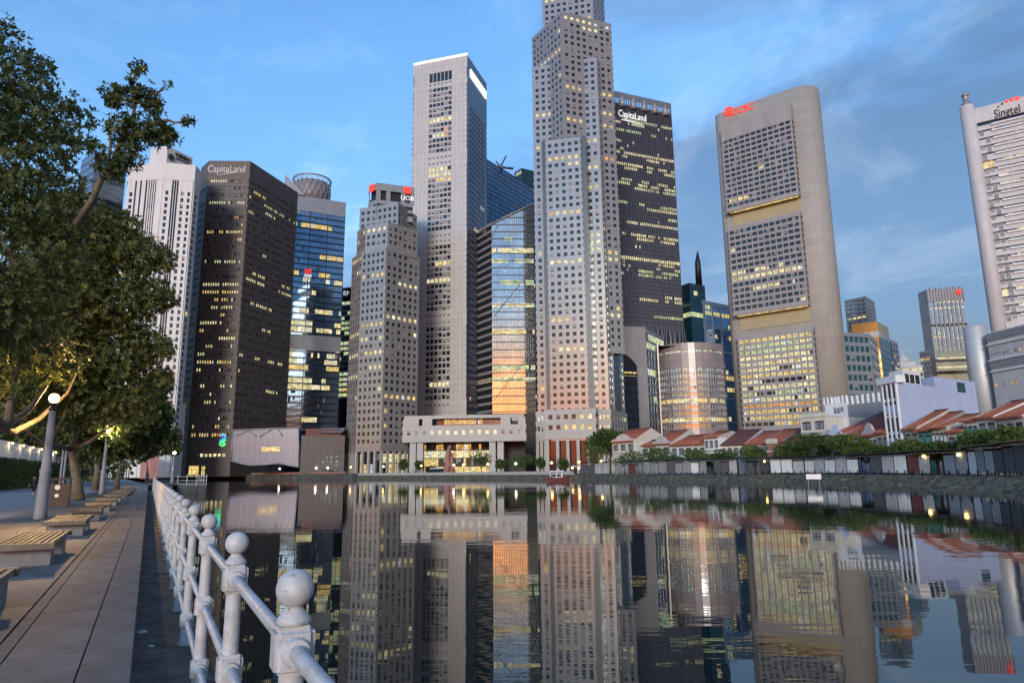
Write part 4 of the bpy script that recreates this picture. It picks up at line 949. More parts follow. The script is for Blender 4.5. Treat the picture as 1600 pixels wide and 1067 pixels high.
simple('dark slender tower between blue ribbed tower and silver cylinder', [(1520, 533), (1541, 529)], 0, 620, 'dark_metal', 0, 30, (4,), dens=.15)

# ---- white tower with round columns and red dotted name sign (right edge)
D0 = 330; H = Hat(1512, 178, D0); pc = roof(1512, 178, H); pr_ = roof(1640, 146, H); dv = (Vector(pr_) - Vector(pc)).normalized()
a = tuple(Vector(pc) + dv * 2.0); b = tuple(Vector(pc) + dv * 46); P = chain([a, b], 26)
T = thing('office_tower', 'white office tower with round corner column cut by right picture edge', 'tower', base_of(P), 'skyline towers'); zz = lambda py: zpix(a, py)
zlo = zz(515); core(T, P, zlo, H - 1, 'glass_dark'); rw = rows_n(zlo + 3, zz(207), 24, .22)
rings(T, P, gaps(rw, zlo, zz(200)), .5, 'singtel_panel'); rings(T, P, [(zz(195), H + 1)], 1.0, 'singtel_panel', name='sign_band')
O = offs(P, .5)
for k, (z0, z1) in enumerate(gaps(rw, zlo, zz(200))):
    e = nrm(a, b) * 1.3; mb = MB(); q0 = lerp2(a, b, .12); mb.prism([(q0[0] + e.x, q0[1] + e.y), (b[0] + e.x, b[1] + e.y), b, q0], z1 - .7, z1 - .06); mb.build('sun_shelf', 'white_paint', T)
panes(T, P, 0, rw, cols_n(30, .12, .8), .1, .25, .3, (1, 6, 0, 0), .1)
panes(T, P, 0, [(r[0] - 2.6, r[1] - .4) for r in rw], [(.02, .055), (.065, .10)], .56, .1, .9, (1, 3, 0, 0), 0, name='end_window')
mb = MB(); mb.lathe((*pc, QUAY), [(2.7, 0), (2.7, H - QUAY + 3), (2.2, H - QUAY + 3.6)], 20); mb.build('round_column', 'singtel_panel', T)
mb = MB(); mb.lathe((*pc, H + 3.9), [(1.9, 0), (1.9, .8), (1.2, 1.0), (1.2, 4.2), (1.5, 4.4), (1.0, 5.4), (.3, 6)], 12); mb.build('finial', 'grey_metal', T)
q = Vector(lerp2(a, b, px_on(a, b, 1574, 178))); e = nrm(a, b); rt = (dv.x, dv.y, 0); zc_ = zpix(tuple(q), 182)
text('Singtel', 'sign_letters', 'sign_black', T, (q.x + e.x*1.2, q.y + e.y*1.2, zc_), rt, (0, 0, 1), 5.2, .3, sx=.66)
for k, (dx, dz, r_) in enumerate(((-2.6, 4.6, .3), (-1.2, 5.5, .42), (.4, 6.1, .55), (2.1, 6.3, .7), (4.0, 6.3, .85))):
    p = q + dv * dx; mb = MB(); mb.tube([(p.x + e.x*1.05, p.y + e.y*1.05, zc_ + dz), (p.x + e.x*1.4, p.y + e.y*1.4, zc_ + dz)], r_, 12); mb.build('sign_dot', 'sign_red' if k > 1 else 'sign_black', T)
# lower block and silver cylinder
r1 = 290; c1 = at_r(1553, 731, r1); zt = Hat(1548, 507, r1); mb = MB(); mb.lathe((c1.x, c1.y, QUAY), [(3.7, 0), (3.7, zt - QUAY - .5), (3.3, zt - QUAY)], 24)
C = mb.build('silver_cylinder', 'grey_metal', org=(c1.x, c1.y, QUAY)); tag(C, 'tall silver cylinder standing in front of the white tower', 'shaft')
M['silver'] = mat('silver', (.55, .56, .57), .5, .35, 1.5, .05, .2, grid=(3, 4.2, .05, .85)); C.data.materials[0] = M['silver']
p0, p1 = at_r(1571, 731, r1 - 6), at_r(1690, 731, r1 - 25); P = chain([(p0.x, p0.y), (p1.x, p1.y)], 20); zt = zpix(P[0], 521)
T = thing('office_block', 'white lower office block with small square windows under the right edge tower', 'building', base_of(P)); zz = lambda py: zpix(P[0], py)
solid(T, P, QUAY, zt, 'singtel_panel', 'wall', 'roof_grey')
for y0, y1 in ((534, 523), (577, 566)): rings(T, P, [(zz(y0), zz(y1))], .3, 'grey_metal', [0], 'window_band')
rings(T, P, [(zz(565), zz(563)), (zz(582), zz(580)), (zz(541), zz(539))], .6, 'white_paint', [0], 'ledge')
for y0, y1 in ((558, 553), (605, 600)): panes(T, P, 0, [(zz(y0), zz(y1))], [(.03 + k * .06, .055 + k * .06) for k in range(14)], .08, .2, .6, full=0)
# ================================================================ far quay
def line_at(px, off, py=731):
    """point on the line `off` metres behind the quay edge seen at column px, the direction along it (to the right in the picture) and inland"""
    L_ = [inland(k, (7.0 if k < 9 else 2.5) + off) for k in range(len(WL))]; best = None
    for k in range(len(L_) - 1):
        a, b = L_[k], L_[k+1]; t = px_on(tuple(a), tuple(b), px, py); p = a + (b - a) * t
        if -.001 <= t <= 1.001 and p.y > 0: best = (p, (a - b).normalized())
    p, e = best; return p, e, Vector((-e.y, e.x))
mat('leaf_a', (.125, .150, .042), .55, 0, 1.45, .3, 1.5); mat('leaf_b', (.080, .102, .030), .55, 0, 1.45, .3, 1.5); mat('leaf_c', (.19, .19, .055), .55, 0, 1.45, .3, 1.5)
mat('bark', (.16, .125, .085), .85, 0, 1.45, .35, 2.5, bump=.8, bs=9)
mat('canvas_grey', (.29, .295, .30), .8, 0, 1.5, .1, .5, streak=.15); mat('canvas_white', (.80, .80, .78), .8, 0, 1.5, .08, .5, streak=.15); mat('canvas_dark', (.10, .10, .108), .8, 0, 1.5, .1, .5); mat('canvas_mid', (.46, .46, .46), .8, 0, 1.5, .1, .5, streak=.15); mat('canvas_red', (.14, .045, .04), .8, 0, 1.5, .1, .5)
def leaves(mb, blobs, n, size, mats=3, shell=.55, r=rnd):
    wts = [b[1] * b[2] * b[3] for b in blobs]
    for c, rx, ry, rz in r.choices(blobs, wts, k=n):
        while True:
            d = Vector((r.gauss(0, 1), r.gauss(0, 1), r.gauss(0, 1)))
            if d.length > .01: break
        d.normalize(); k = shell + (1 - shell) * r.random() ** .6; k *= r.uniform(.85, 1.12)
        p = Vector((c[0] + d.x * rx * k, c[1] + d.y * ry * k, c[2] + d.z * rz * k))
        a = (d + Vector((r.uniform(-1, 1), r.uniform(-1, 1), r.uniform(-.8, .8)))).normalized(); b = a.cross(Vector((r.uniform(-1, 1), r.uniform(-1, 1), r.uniform(-1, 1)))).normalized()
        L_ = size * r.uniform(.6, 1.3); w_ = L_ * .42; mid = p + a * L_ * .5; up = a.cross(b) * L_ * .12
        mb.face([p, mid + b * w_ + up, p + a * L_, mid - b * w_ + up], r.choices(range(mats), (5, 4, 1.5)[:mats])[0])
mat('quay_leaf_a', (.125, .185, .042), .55, 0, 1.45, .3, 1.5); mat('quay_leaf_b', (.075, .12, .03), .55, 0, 1.45, .3, 1.5); mat('quay_leaf_c', (.19, .24, .06), .55, 0, 1.45, .3, 1.5)
def translucent(n, k=.35):
    t = M[n].node_tree; b = t.nodes['Principled BSDF']; o = [x for x in t.nodes if x.type == 'OUTPUT_MATERIAL'][0]; tr = N(t, 'ShaderNodeBsdfTranslucent'); mx = N(t, 'ShaderNodeMixShader'); mx.inputs[0].default_value = k
    t.links.new(b.inputs['Base Color'].links[0].from_socket, tr.inputs[0]); t.links.new(b.outputs[0], mx.inputs[1]); t.links.new(tr.outputs[0], mx.inputs[2]); t.links.new(mx.outputs[0], o.inputs[0])
for n_ in ('leaf_a', 'leaf_b', 'leaf_c', 'quay_leaf_a', 'quay_leaf_b', 'quay_leaf_c'): translucent(n_)
def small_tree(label, px, py_base, px_w, y_top, off, n=1500, dark=False, group='trees along the far quay', y_low=None, size=.42):
    p, e, i_ = line_at(px, off); zt = zpix(tuple(p), y_top); R_ = px_w / 2 / FPX * p.y * 1.3; n = int(n * 1.5)
    T = thing('quay_tree', label, 'tree', (p.x, p.y, QUAY), group)
    zl = QUAY + max(1.4, (zt - QUAY) * .28) if y_low is None else zpix(tuple(p), y_low)
    mb = MB(); mb.tube([(p.x, p.y, QUAY), (p.x + .1, p.y, QUAY + (zl - QUAY) * .7), (p.x - .1, p.y + .1, zl + (zt - zl) * .4)], [.22, .17, .08], 6)
    for k in range(4):
        a_ = k * 1.6 + rnd.random(); mb.tube([(p.x, p.y, zl * .8 + .1), (p.x + math.cos(a_) * R_ * .5, p.y + math.sin(a_) * R_ * .5, zl + (zt - zl) * .5)], [.11, .04], 5)
    mb.build('trunk', 'bark', T); blobs = []
    hz = (zt - zl) / 2; cz = (zt + zl) / 2
    blobs.append(((p.x, p.y, cz), R_ * .62, R_ * .62, hz * .7))
    for k in range(7):
        a_ = k * .9 + rnd.uniform(-.3, .3); q = rnd.uniform(.40, .62); s_ = rnd.uniform(.34, .5)
        blobs.append(((p.x + math.cos(a_) * R_ * q, p.y + math.sin(a_) * R_ * q, cz + rnd.uniform(-.45, .5) * hz), R_ * s_, R_ * s_, hz * s_))
    mb = MB(); leaves(mb, blobs, n, size); mb.build('crown', ['quay_leaf_b', 'quay_leaf_b', 'quay_leaf_a'] if dark else ['quay_leaf_a', 'quay_leaf_b', 'quay_leaf_c'], T)
    return T

# ---- shophouses: front wall, windows, tiled roof with party walls
def shophouse(label, px0, px1, y_eave, y_ridge, wall, tile='roof_tile', off=12.0, depth=15.0, wins=3, floors=(1, ), gable=None, parapet=False, party='party_wall', frame='timber_dark', rd=.45, pedi=False, shutter='grey_metal', gab=.32):
    a, ea, ia = line_at(px0, off); b, eb, ib = line_at(px1, off); e = (b - a).normalized(); inn_ = Vector((-e.y, e.x))
    if inn_.dot(ia) < 0: inn_ = -inn_
    W = (b - a).length; ze = zpix(tuple(a.lerp(b, .5)), y_eave); rp = a.lerp(b, .5) + inn_ * depth * rd; zr = max(zpix(tuple(rp), y_ridge), ze + 1.2)
    c = (a + b) / 2; T = thing('shophouse', label, 'house', (c.x, c.y, QUAY), 'shophouses along the far quay')
    A_, B_ = a, b; C_, D_ = b + inn_ * depth, a + inn_ * depth
    mb = MB(); mb.prism([tuple(A_), tuple(B_), tuple(C_), tuple(D_)], QUAY, ze); mb.build('wall', wall, T)
    if parapet:
        mb = MB(); n_ = -inn_ * .25; mb.prism([tuple(A_ + n_ - e * .1), tuple(B_ + n_ + e * .1), tuple(B_ + inn_ * .3 + e * .1), tuple(A_ + inn_ * .3 - e * .1)], ze, ze + .9); mb.build('parapet', wall, T)
        mb = MB(); mb.prism([tuple(A_ + inn_ * .3), tuple(B_ + inn_ * .3), tuple(C_), tuple(D_)], ze, ze + .12); mb.build('roof', 'roof_grey', T)
    else:
        r0, r1 = a + inn_ * depth * rd, b + inn_ * depth * rd; ov = -inn_ * .8
        mb = MB()
        for (p0, p1, z0, p2, p3, z1) in ((A_ + ov, B_ + ov, ze - .25, r1, r0, zr), (C_, D_, ze, r0, r1, zr)):
            q = [Vector((*p0, z0)), Vector((*p1, z0)), Vector((*p2, z1)), Vector((*p3, z1))]; up = Vector((0, 0, .22))
            mb.hexa(q, [v + up for v in q])
        ro = mb.build('roof', tile, T)
        mb = MB(); nr = max(4, int(W / .7))                           # ribs of the tiling
        for k in range(nr + 1):
            t_ = k / nr; q0 = (A_ + ov).lerp(B_ + ov, t_); q1 = r0.lerp(r1, t_); mb.tube([(*q0, ze - .25 + .26), (*q1, zr + .26)], .09, 4)
        tag(mb.build('tile_ribs', tile, ro), kind='stuff'); mb = MB(); mb.tube([(*r0, zr + .25), (*r1, zr + .25)], .22, 5); mb.build('ridge', 'roof_tile_dark', ro)
        for s_, q in ((-1, A_), (1, B_)):                              # party walls rising above the tiles
            o0 = q + e * s_ * .02; th = e * .24; P3 = [(o0 - inn_ * .3, ze - .1), (o0 + inn_ * depth * rd, zr - .1), (o0 + inn_ * depth, ze - .1)]
            mb = MB(); lo = [Vector((*p_, z_)) for p_, z_ in P3]; hi = [Vector((*p_, z_ + gab)) for p_, z_ in P3]
            for k in (0, 1): mb.hexa([lo[k], lo[k+1], lo[k+1] + Vector((*(-s_ * th), 0)), lo[k] + Vector((*(-s_ * th), 0))], [hi[k], hi[k+1], hi[k+1] + Vector((*(-s_ * th), 0)), hi[k] + Vector((*(-s_ * th), 0))])
            mb.hexa([Vector((*A_.lerp(A_, 0), ze))] * 0 + [lo[0], lo[2], lo[2] + Vector((*(-s_ * th), 0)), lo[0] + Vector((*(-s_ * th), 0))], [lo[0] + Vector((0, 0, .05)), lo[2] + Vector((0, 0, .05)), lo[2] + Vector((*(-s_ * th), .05)), lo[0] + Vector((*(-s_ * th), .05))])
            mb.face([lo[0], lo[1], lo[2]]); mb.build('gable_wall', party, T)
    if pedi:
        mb = MB(); m_ = a.lerp(b, .5); n_ = -inn_ * .3
        pts = [(-.5, 0), (.5, 0), (.5, .35), (.3, .5), (.2, 1.0), (0, 1.25), (-.2, 1.0), (-.3, .5), (-.5, .35)]; hgt = 2.0
        f = [Vector((*(m_ + e * x * W + n_), ze + z * hgt)) for x, z in pts]; g_ = [v + Vector((*(inn_ * .5), 0)) for v in f]
        mb.hexa([f[k] for k in range(9)], [g_[k] for k in range(9)]); mb.build('pediment', party, T)
    fh = 3.3
    for fl in floors:
        z0 = ze - fh * fl + .5; wz = 1.9
        for k in range(wins):
            u0 = (k + .5) / wins; q = a.lerp(b, u0); ww = W / wins * .62
            mb = MB(); P_ = lambda x, z, o_: Vector((*(q + e * x - inn_ * o_), z))
            mb.hexa([P_(-ww/2, z0, .14), P_(ww/2, z0, .14), P_(ww/2, z0, -.1), P_(-ww/2, z0, -.1)], [P_(-ww/2, z0 + wz, .14), P_(ww/2, z0 + wz, .14), P_(ww/2, z0 + wz, -.1), P_(-ww/2, z0 + wz, -.1)])
            wo = mb.build('window', frame, T); mb = MB()
            for s_ in (-1, 1):
                mb.hexa([P_(s_*ww*.27 - ww*.2, z0 + .12, .2), P_(s_*ww*.27 + ww*.2, z0 + .12, .2), P_(s_*ww*.27 + ww*.2, z0 + .12, .1), P_(s_*ww*.27 - ww*.2, z0 + .12, .1)], [P_(s_*ww*.27 - ww*.2, z0 + wz*.8, .2), P_(s_*ww*.27 + ww*.2, z0 + wz*.8, .2), P_(s_*ww*.27 + ww*.2, z0 + wz*.8, .1), P_(s_*ww*.27 - ww*.2, z0 + wz*.8, .1)])
            mb.build('shutters', shutter, wo)
        mb = MB(); n_ = -inn_ * .3; mb.prism([tuple(A_ + n_), tuple(B_ + n_), tuple(B_), tuple(A_)], z0 - .75, z0 - .45); mb.build('string_course', party, T)
    return T
HS = [('cream corner shophouse with pediment and pink gable wall, leftmost of the row', 958, 993, 690, 671, 'cream_paint', dict(pedi=True, party='pink_paint', wins=3, off=14)),
      ('small shophouse with rusty lean roof beside the pink gable', 1004, 1026, 696, 688, 'white_paint', dict(wins=2, depth=10)),
      ('white shophouse with curly pediment and red roof behind dark tree', 1022, 1050, 694, 674, 'white_paint', dict(wins=2, pedi=True)),
      ('long low white shophouse under a broad red roof', 1050, 1084, 695, 681, 'white_paint', dict(wins=3)),
      ('white shophouse with red roof left of the stacked balcony house', 1084, 1104, 694, 679, 'white_paint', dict(wins=2)),
      ('narrow tall white house with stacked dark balconies and small red roof', 1103, 1126, 683, 675, 'white_paint', dict(wins=3, floors=(1, 2), rd=.35, off=11)),
      ('white shophouse under steep purple brown roof with pale gable', 1128, 1168, 694, 673, 'white_paint', dict(tile='roof_tile_dark', wins=4, party='blue_paint')),
      ('shophouse with long red roof right of the purple roof', 1168, 1197, 693, 675, 'cream_paint', dict(wins=2)),
      ('red roofed shophouse with pale blue gable left of the cream block', 1197, 1226, 692, 672, 'cream_paint', dict(wins=2, party='blue_paint')),
      ('dim shophouse with brownish roof hard against the cream block', 1226, 1256, 690, 668, 'pink_paint', dict(tile='roof_tile_dark', wins=2)),
      ('cream three storey block with flat top and large barred windows', 1257, 1298, 652, 640, 'cream_paint', dict(parapet=True, wins=2, floors=(1, 2), off=14)),
      ('white shophouse with shaped pediment and red roof behind', 1300, 1322, 681, 646, 'white_paint', dict(wins=2, pedi=True, depth=22, rd=.8, party='blue_paint')),
      ('dark fronted shophouse with lilac side gable between two white pediments', 1323, 1353, 683, 650, 'blue_paint', dict(wins=2, party='blue_paint', depth=20)),
      ('white shophouse with scrolled pediment left of the blue striped house', 1354, 1376, 680, 655, 'white_paint', dict(wins=3, pedi=True)),
      ('red roofed shophouse touching the blue striped house', 1376, 1393, 676, 648, 'cream_paint', dict(wins=2)),
      ('orange fronted shophouse under red tiles right of the blue striped house', 1421, 1441, 670, 643, 'pink_paint', dict(wins=2)),
      ('teal fronted shophouse with grey gable', 1441, 1463, 672, 646, 'green_paint', dict(wins=2, party='grey_stone', shutter='green_paint')),
      ('cream shophouse with arched windows and dark red roof', 1463, 1488, 668, 650, 'cream_paint', dict(wins=4, tile='roof_tile', shutter='white_paint')),
      ('low shophouse with rusty brown roof beside green shutters', 1488, 1514, 674, 655, 'white_paint', dict(wins=2, tile='roof_tile')),
      ('shophouse with tall green shutters and red roof', 1514, 1537, 657, 644, 'white_paint', dict(wins=3, shutter='green_paint')),
      ('white walled shophouse with long red roof near the right edge', 1538, 1566, 652, 628, 'white_paint', dict(wins=2, party='white_paint')),
      ('last white shophouse with dark red shutters, cut by right picture edge', 1566, 1612, 652, 624, 'white_paint', dict(wins=3, shutter='roof_tile_dark')),]
for lab, x0, x1, ye, yr, wl, kw in HS: shophouse(lab, x0, x1, ye, yr, wl, **kw)
# tall narrow striped house with its long blank side wall
a, e, i_ = line_at(1391, 12); b = line_at(1417, 12)[0]; e = (b - a).normalized(); i_ = Vector((-e.y, e.x)); i_ = i_ if i_.dot(a) > 0 else -i_
zt = zpix(tuple(a), 602); T = thing('shophouse', 'tall pale blue house with dark striped front and long blank side wall', 'house', (*((a + b) / 2), QUAY), 'shophouses along the far quay')
fr = b + (Vector(at_r(1536, 690, b.length + 30).to_2d()) - b)
dv = (fr - b); P = [tuple(a), tuple(b), tuple(b + dv), tuple(a + dv + (a - b) * .2)]
solid(T, P, QUAY, zt, 'blue_paint', 'wall', 'roof_grey'); zu = zpix(tuple(b + dv * .7), 592)
solid(T, [tuple(b + dv * .45 - e * 5), tuple(b + dv * .45 + Vector((.01, -.02))), tuple(b + dv * 1.0 + Vector((.01, -.02))), tuple(b + dv - e * 5)], zt, zu, 'blue_paint', 'upper_wall', 'roof_grey')
mb = MB(); mb.prism([tuple(a - i_ * .6 - e * .5), tuple(b - i_ * .6 + e * .5), tuple(b + i_ * 1.5 + e * .5), tuple(a + i_ * 1.5 - e * .5)], zt, zt + 1.4); mb.build('cornice', 'white_paint', T)
for k in range(4):
    q = a.lerp(b, .08 + k * .28); mb = MB(); mb.prism([tuple(q - i_ * .35), tuple(q + e * .35 - i_ * .35), tuple(q + e * .35), tuple(q)], QUAY, zt); mb.build('pilaster', 'white_paint', T)
for k in range(3):
    for fl in range(5):
        q0, q1 = a.lerp(b, .13 + k * .28), a.lerp(b, .33 + k * .28); z0 = zt - 3.2 * (fl + 1); mb = MB(); mb.prism([tuple(q0 - i_ * .12), tuple(q1 - i_ * .12), tuple(q1), tuple(q0)], z0 + .25, z0 + 2.9); w_ = mb.build('window', 'glass_navy', T)
        if fl % 2 == 1: mb = MB(); mb.prism([tuple(q0 - i_ * .2), tuple(q1 - i_ * .2), tuple(q1 - i_ * .13), tuple(q0 - i_ * .13)], z0 + .4, z0 + 2.2); mb.build('panel', 'blue_paint', w_)
n_ = Vector((dv.y, -dv.x)).normalized(); n_ = n_ if n_.dot(b) < 0 else -n_
q = b + dv * .74; d_ = dv.normalized(); mb = MB(); zc_ = zpix(tuple(q), 612); mb.prism([tuple(q + n_ * .15), tuple(q + d_ * 3.4 + n_ * .15), tuple(q + d_ * 3.4), tuple(q)], zc_, zpix(tuple(q), 597)); mb.build('window', 'glass_teal', T)
q = b + dv * .16 - e * 2; mb = MB(); mb.prism([tuple(q), tuple(q + d_ * 7), tuple(q + d_ * 7 - e * 4), tuple(q - e * 4)], zt, zt + 3.2); so_ = mb.build('stair_hut', 'white_paint', T)
for k in range(3): mb = MB(); r_ = q + d_ * (.6 + k * 2.1); mb.prism([tuple(r_ + n_ * .1), tuple(r_ + d_ * 1.5 + n_ * .1), tuple(r_ + d_ * 1.5), tuple(r_)], zt + .6, zt + 2.4); mb.build('opening', 'dark_metal', so_)
# concrete building behind the cream block
a, e, i_ = line_at(1300, 34); b = line_at(1392, 34)[0]; zt = zpix(tuple(a), 636); P = chain([tuple(a), tuple(b)], 14)
T = thing('back_building', 'stained grey concrete wall building with railing posts behind the white pediments', 'building', base_of(P)); solid(T, P, QUAY, zt, 'grey_stone', 'wall', 'roof_grey')
for k in range(11):
    q = lerp2(P[0], P[1], .05 + k * .09); mb = MB(); mb.box((q[0], q[1] + .5, zt), .5, .5, 2.2); mb.build('roof_post', 'white_paint', T)
a, e, i_ = line_at(1298, 20); b = line_at(1334, 20)[0]; P = chain([tuple(a), tuple(b)], 10); zt = zpix(P[0], 632)
T = thing('back_building', 'small white rooftop house with balustrade behind the cream block', 'building', base_of(P)); solid(T, P, QUAY, zt, 'white_paint', 'wall', 'roof_grey'); panes(T, P, 0, [(zt - 3, zt - 1)], [(.4, .52), (.55, .67), (.7, .82)], .08, 0, 1, full=0)
for k in range(7):
    q = lerp2(P[0], P[1], k / 6); mb = MB(); mb.box((q[0], q[1] + .2, zt), .35, .35, 1.6); mb.build('baluster', 'white_paint', T)
# brick stair tower in front of the row
a, e, i_ = line_at(1201, 8); b = line_at(1217, 8)[0]; P = chain([tuple(a), tuple(b)], 3); zt = zpix(P[0], 688)
T = thing('stair_tower', 'narrow red brick stair tower with pale bands between the quay trees', 'tower', base_of(P)); solid(T, P, QUAY, zt, 'brick_and_road_glow', 'wall', 'roof_grey'); rings(T, P, [(QUAY + 1 + k * 2.0, QUAY + 1.35 + k * 2.0) for k in range(4)] + [(zt - .5, zt + .3)], .15, 'cream_paint', name='band')

# ---- riverside shelters with roll-down blinds
def shelter(label, px0, px1, panels, roofz=3.0, tilt=.25, lamp=None, off=1.2):
    roofz += .45
    a, e, i_ = line_at(px0, off); b = line_at(px1, off)[0]; e = (b - a).normalized(); i2 = Vector((-e.y, e.x)); i_ = i2 if i2.dot(i_) > 0 else -i2
    T = thing('dining_shelter', label, 'shelter', (*((a + b) / 2), QUAY), 'riverside dining shelters'); z = QUAY
    mb = MB(); q = [a - i_ * .9 - e * .3, b - i_ * .9 + e * .3, b + i_ * 3.6 + e * .3, a + i_ * 3.6 - e * .3]
    lo = [Vector((*q[0], z + roofz)), Vector((*q[1], z + roofz)), Vector((*q[2], z + roofz + tilt)), Vector((*q[3], z + roofz + tilt))]; mb.hexa(lo, [v + Vector((0, 0, .16)) for v in lo]); mb.build('roof', 'dark_metal', T)
    mb = MB(); mb.hexa([Vector((*(a - i_ * .2), z + roofz - .38)), Vector((*(b - i_ * .2), z + roofz - .38)), Vector((*(b + i_ * .05), z + roofz - .38)), Vector((*(a + i_ * .05), z + roofz - .38))], [Vector((*(a - i_ * .2), z + roofz - .2)), Vector((*(b - i_ * .2), z + roofz - .2)), Vector((*(b + i_ * .05), z + roofz - .2)), Vector((*(a + i_ * .05), z + roofz - .2))]); mb.build('beam', 'grey_metal', T)
    n_ = len(panels)
    for k in range(n_ + 1):
        p = a.lerp(b, k / n_)
        for d_ in (0, 3.2): mb = MB(); mb.box((*(p + i_ * d_), z), .12, .12, roofz + .02 + tilt * d_ / 4); mb.build('post', 'dark_metal', T)
    for k, c in enumerate(panels):
        if c is None: continue
        p0, p1 = a.lerp(b, (k + .04) / n_), a.lerp(b, (k + .96) / n_); lowz = z + rnd.choice((.25, .3, .35)); top = z + roofz - (.42 if rnd.random() < .7 else .7)
        mb = MB(); mb.prism([tuple(p0 - i_ * .04), tuple(p1 - i_ * .04), tuple(p1 + i_ * .02), tuple(p0 + i_ * .02)], lowz, top); mb.build('blind', {'w': 'canvas_white', 'g': 'canvas_grey', 'm': 'canvas_mid', 'd': 'canvas_dark', 'r': 'canvas_red'}[c], T)
    if lamp is not None:
        p = a.lerp(b, lamp) - i_ * .3; mb = MB(); mb.lathe((*p, z + roofz - .95), [(.02, 0), (.2, .06), (.26, .22), (.2, .4), (.02, .46)], 8); mb.build('hanging_lamp', 'lamp_yellow', T)
    # table and bench inside
    for k in range(max(1, n_ // 2)):
        p = a.lerp(b, (k * 2 + 1) / n_) + i_ * 1.7; mb = MB(); mb.box((*p, z + .70), 1.1, .7, .05, 0, math.atan2(e.y, e.x)); mb.box((*p, z), .1, .1, .7); mb.build('table', 'timber_dark', T)
    return T
shelter('first dining shelter at left with dark and pale blinds near the moored boat', 908, 952, ['d', 'd', 'm', 'm'], 3.1)
shelter('open dark dining shelter with red interior left of long grey blinds', 962, 1004, ['g', None, 'r', None], 2.9)
shelter('dining shelter with long plain grey blinds', 1005, 1042, ['g', 'g', 'g'], 3.2)
shelter('dining shelter with one white blind between grey ones', 1043, 1092, ['d', 'g', 'g', 'w'], 3.1)
shelter('half open dining shelter with a single bluish grey blind', 1093, 1152, ['g', None, 'd', 'd', 'm'], 3.1)
shelter('wide open dark dining shelter with no blinds down', 1153, 1202, [None, None, None, None], 3.1, lamp=.9)
shelter('dining shelter with three white blinds beside the brick stair tower', 1204, 1257, ['w', 'w', 'm'], 3.0)
shelter('dining shelter with five pale blinds above the floating white notice', 1258, 1342, ['w', 'm', 'w', 'm', 'w'], 3.0)
shelter('dining shelter with dark opening and charcoal blind, then two white blinds', 1343, 1418, [None, 'd', 'm', 'w'], 3.1)
shelter('open dining shelter with glowing yellow lamp and red seats', 1419, 1474, ['r', 'm', None], 3.2, lamp=.55)
shelter('dining shelter with two greyish white blinds right of the round bush', 1476, 1514, ['m', 'm'], 3.2, lamp=.75)
shelter('tall dining shelter with one bright white blind and three grey blinds', 1515, 1570, ['w', 'g', 'm', 'd'], 3.5, .4)
shelter('last dining shelter with charcoal blinds at the right picture edge', 1571, 1625, ['d', 'd', 'd'], 3.7, .4)
# bollards along the edge
mb = MB(); mb.lathe((0, 0, 0), [(.10, 0), (.09, .5), (.13, .56), (.13, .66), (.06, .74)], 8); b0 = None; mesh_b = mb.mesh(['dark_metal'], name='bollard')
px = 960.0
while px < 1600:
    p, e, i_ = line_at(px, .25); o = bpy.data.objects.new('bollard', mesh_b); COL.objects.link(o); o.location = (p.x, p.y, QUAY); tag(o, 'short black bollard on the edge of the far quay', 'bollard', 'bollards on the quay edge')
    px += 1.5 * FPX / p.y * .95
# trees on the quay
small_tree('big dark spreading tree between the tallest tower and the cream corner shophouse', 953, 0, 62, 663, 22, 3800, True, y_low=716, size=.7)
small_tree('pale feathery tree in front of the lit cafe lights', 930, 0, 34, 694, 8, 900)
small_tree('low dark bush tree before the pink gable', 985, 0, 44, 702, 6, 900, True)
small_tree('tree before the curly white pediment', 1028, 0, 42, 696, 6, 1200)
small_tree('small round dark tree before the broad red roof', 1056, 0, 22, 708, 6, 700, True)
small_tree('open leafed tree between broad red roof and balcony house', 1086, 0, 34, 697, 6, 900)
small_tree('low tree below the balcony house', 1112, 0, 34, 708, 6, 800, True)
small_tree('dim tree before the pale gable of the purple roofed house', 1136, 0, 30, 700, 6, 800, True)
small_tree('light green tree left of the brick stair tower', 1180, 0, 44, 692, 7, 1300)
small_tree('yellowish tree right of the brick stair tower', 1234, 0, 44, 688, 7, 1400)
small_tree('large tree covering the foot of the cream block', 1276, 0, 66, 676, 6, 2600, True)
small_tree('tall green tree before the white pediment houses', 1336, 0, 64, 672, 6, 2600)
small_tree('ragged tree below the scrolled pediment', 1380, 0, 46, 690, 6, 1600, True)
small_tree('tree at the foot of the blue striped house', 1424, 0, 50, 684, 6, 1900)
small_tree('dense round bush tree beside the glowing yellow lamp', 1466, 0, 48, 686, 3.4, 2400, True, y_low=722)
small_tree('tree below the cream arched shophouse', 1508, 0, 48, 684, 6, 1900)
small_tree('tall loose tree before the green shutters', 1548, 0, 64, 664, 6, 2600)
small_tree('bright green tree at the right picture edge', 1594, 0, 60, 662, 6, 2600)

# notice board standing at the waterline
p = at_z(1273, 762, WATER); T = thing('notice_board', 'small white notice board on posts at the foot of the stone bank', 'sign', (p.x, p.y, WATER)); e = Vector((p.y, -p.x)).normalized()
mb = MB(); z0 = zpix((p.x, p.y), 748.5); z1 = zpix((p.x, p.y), 740.5); mb.prism([tuple(Vector((p.x, p.y)) - e * .95), tuple(Vector((p.x, p.y)) + e * .95), tuple(Vector((p.x, p.y + .08)) + e * .95), tuple(Vector((p.x, p.y + .08)) - e * .95)], z0, z1); mb.build('board', 'white_paint', T)
for s_ in (-.7, .7): q = Vector((p.x, p.y)) + e * s_; mb = MB(); mb.box((q.x, q.y + .12, WATER - .3), .09, .09, z1 - WATER); mb.build('post', 'grey_metal', T)

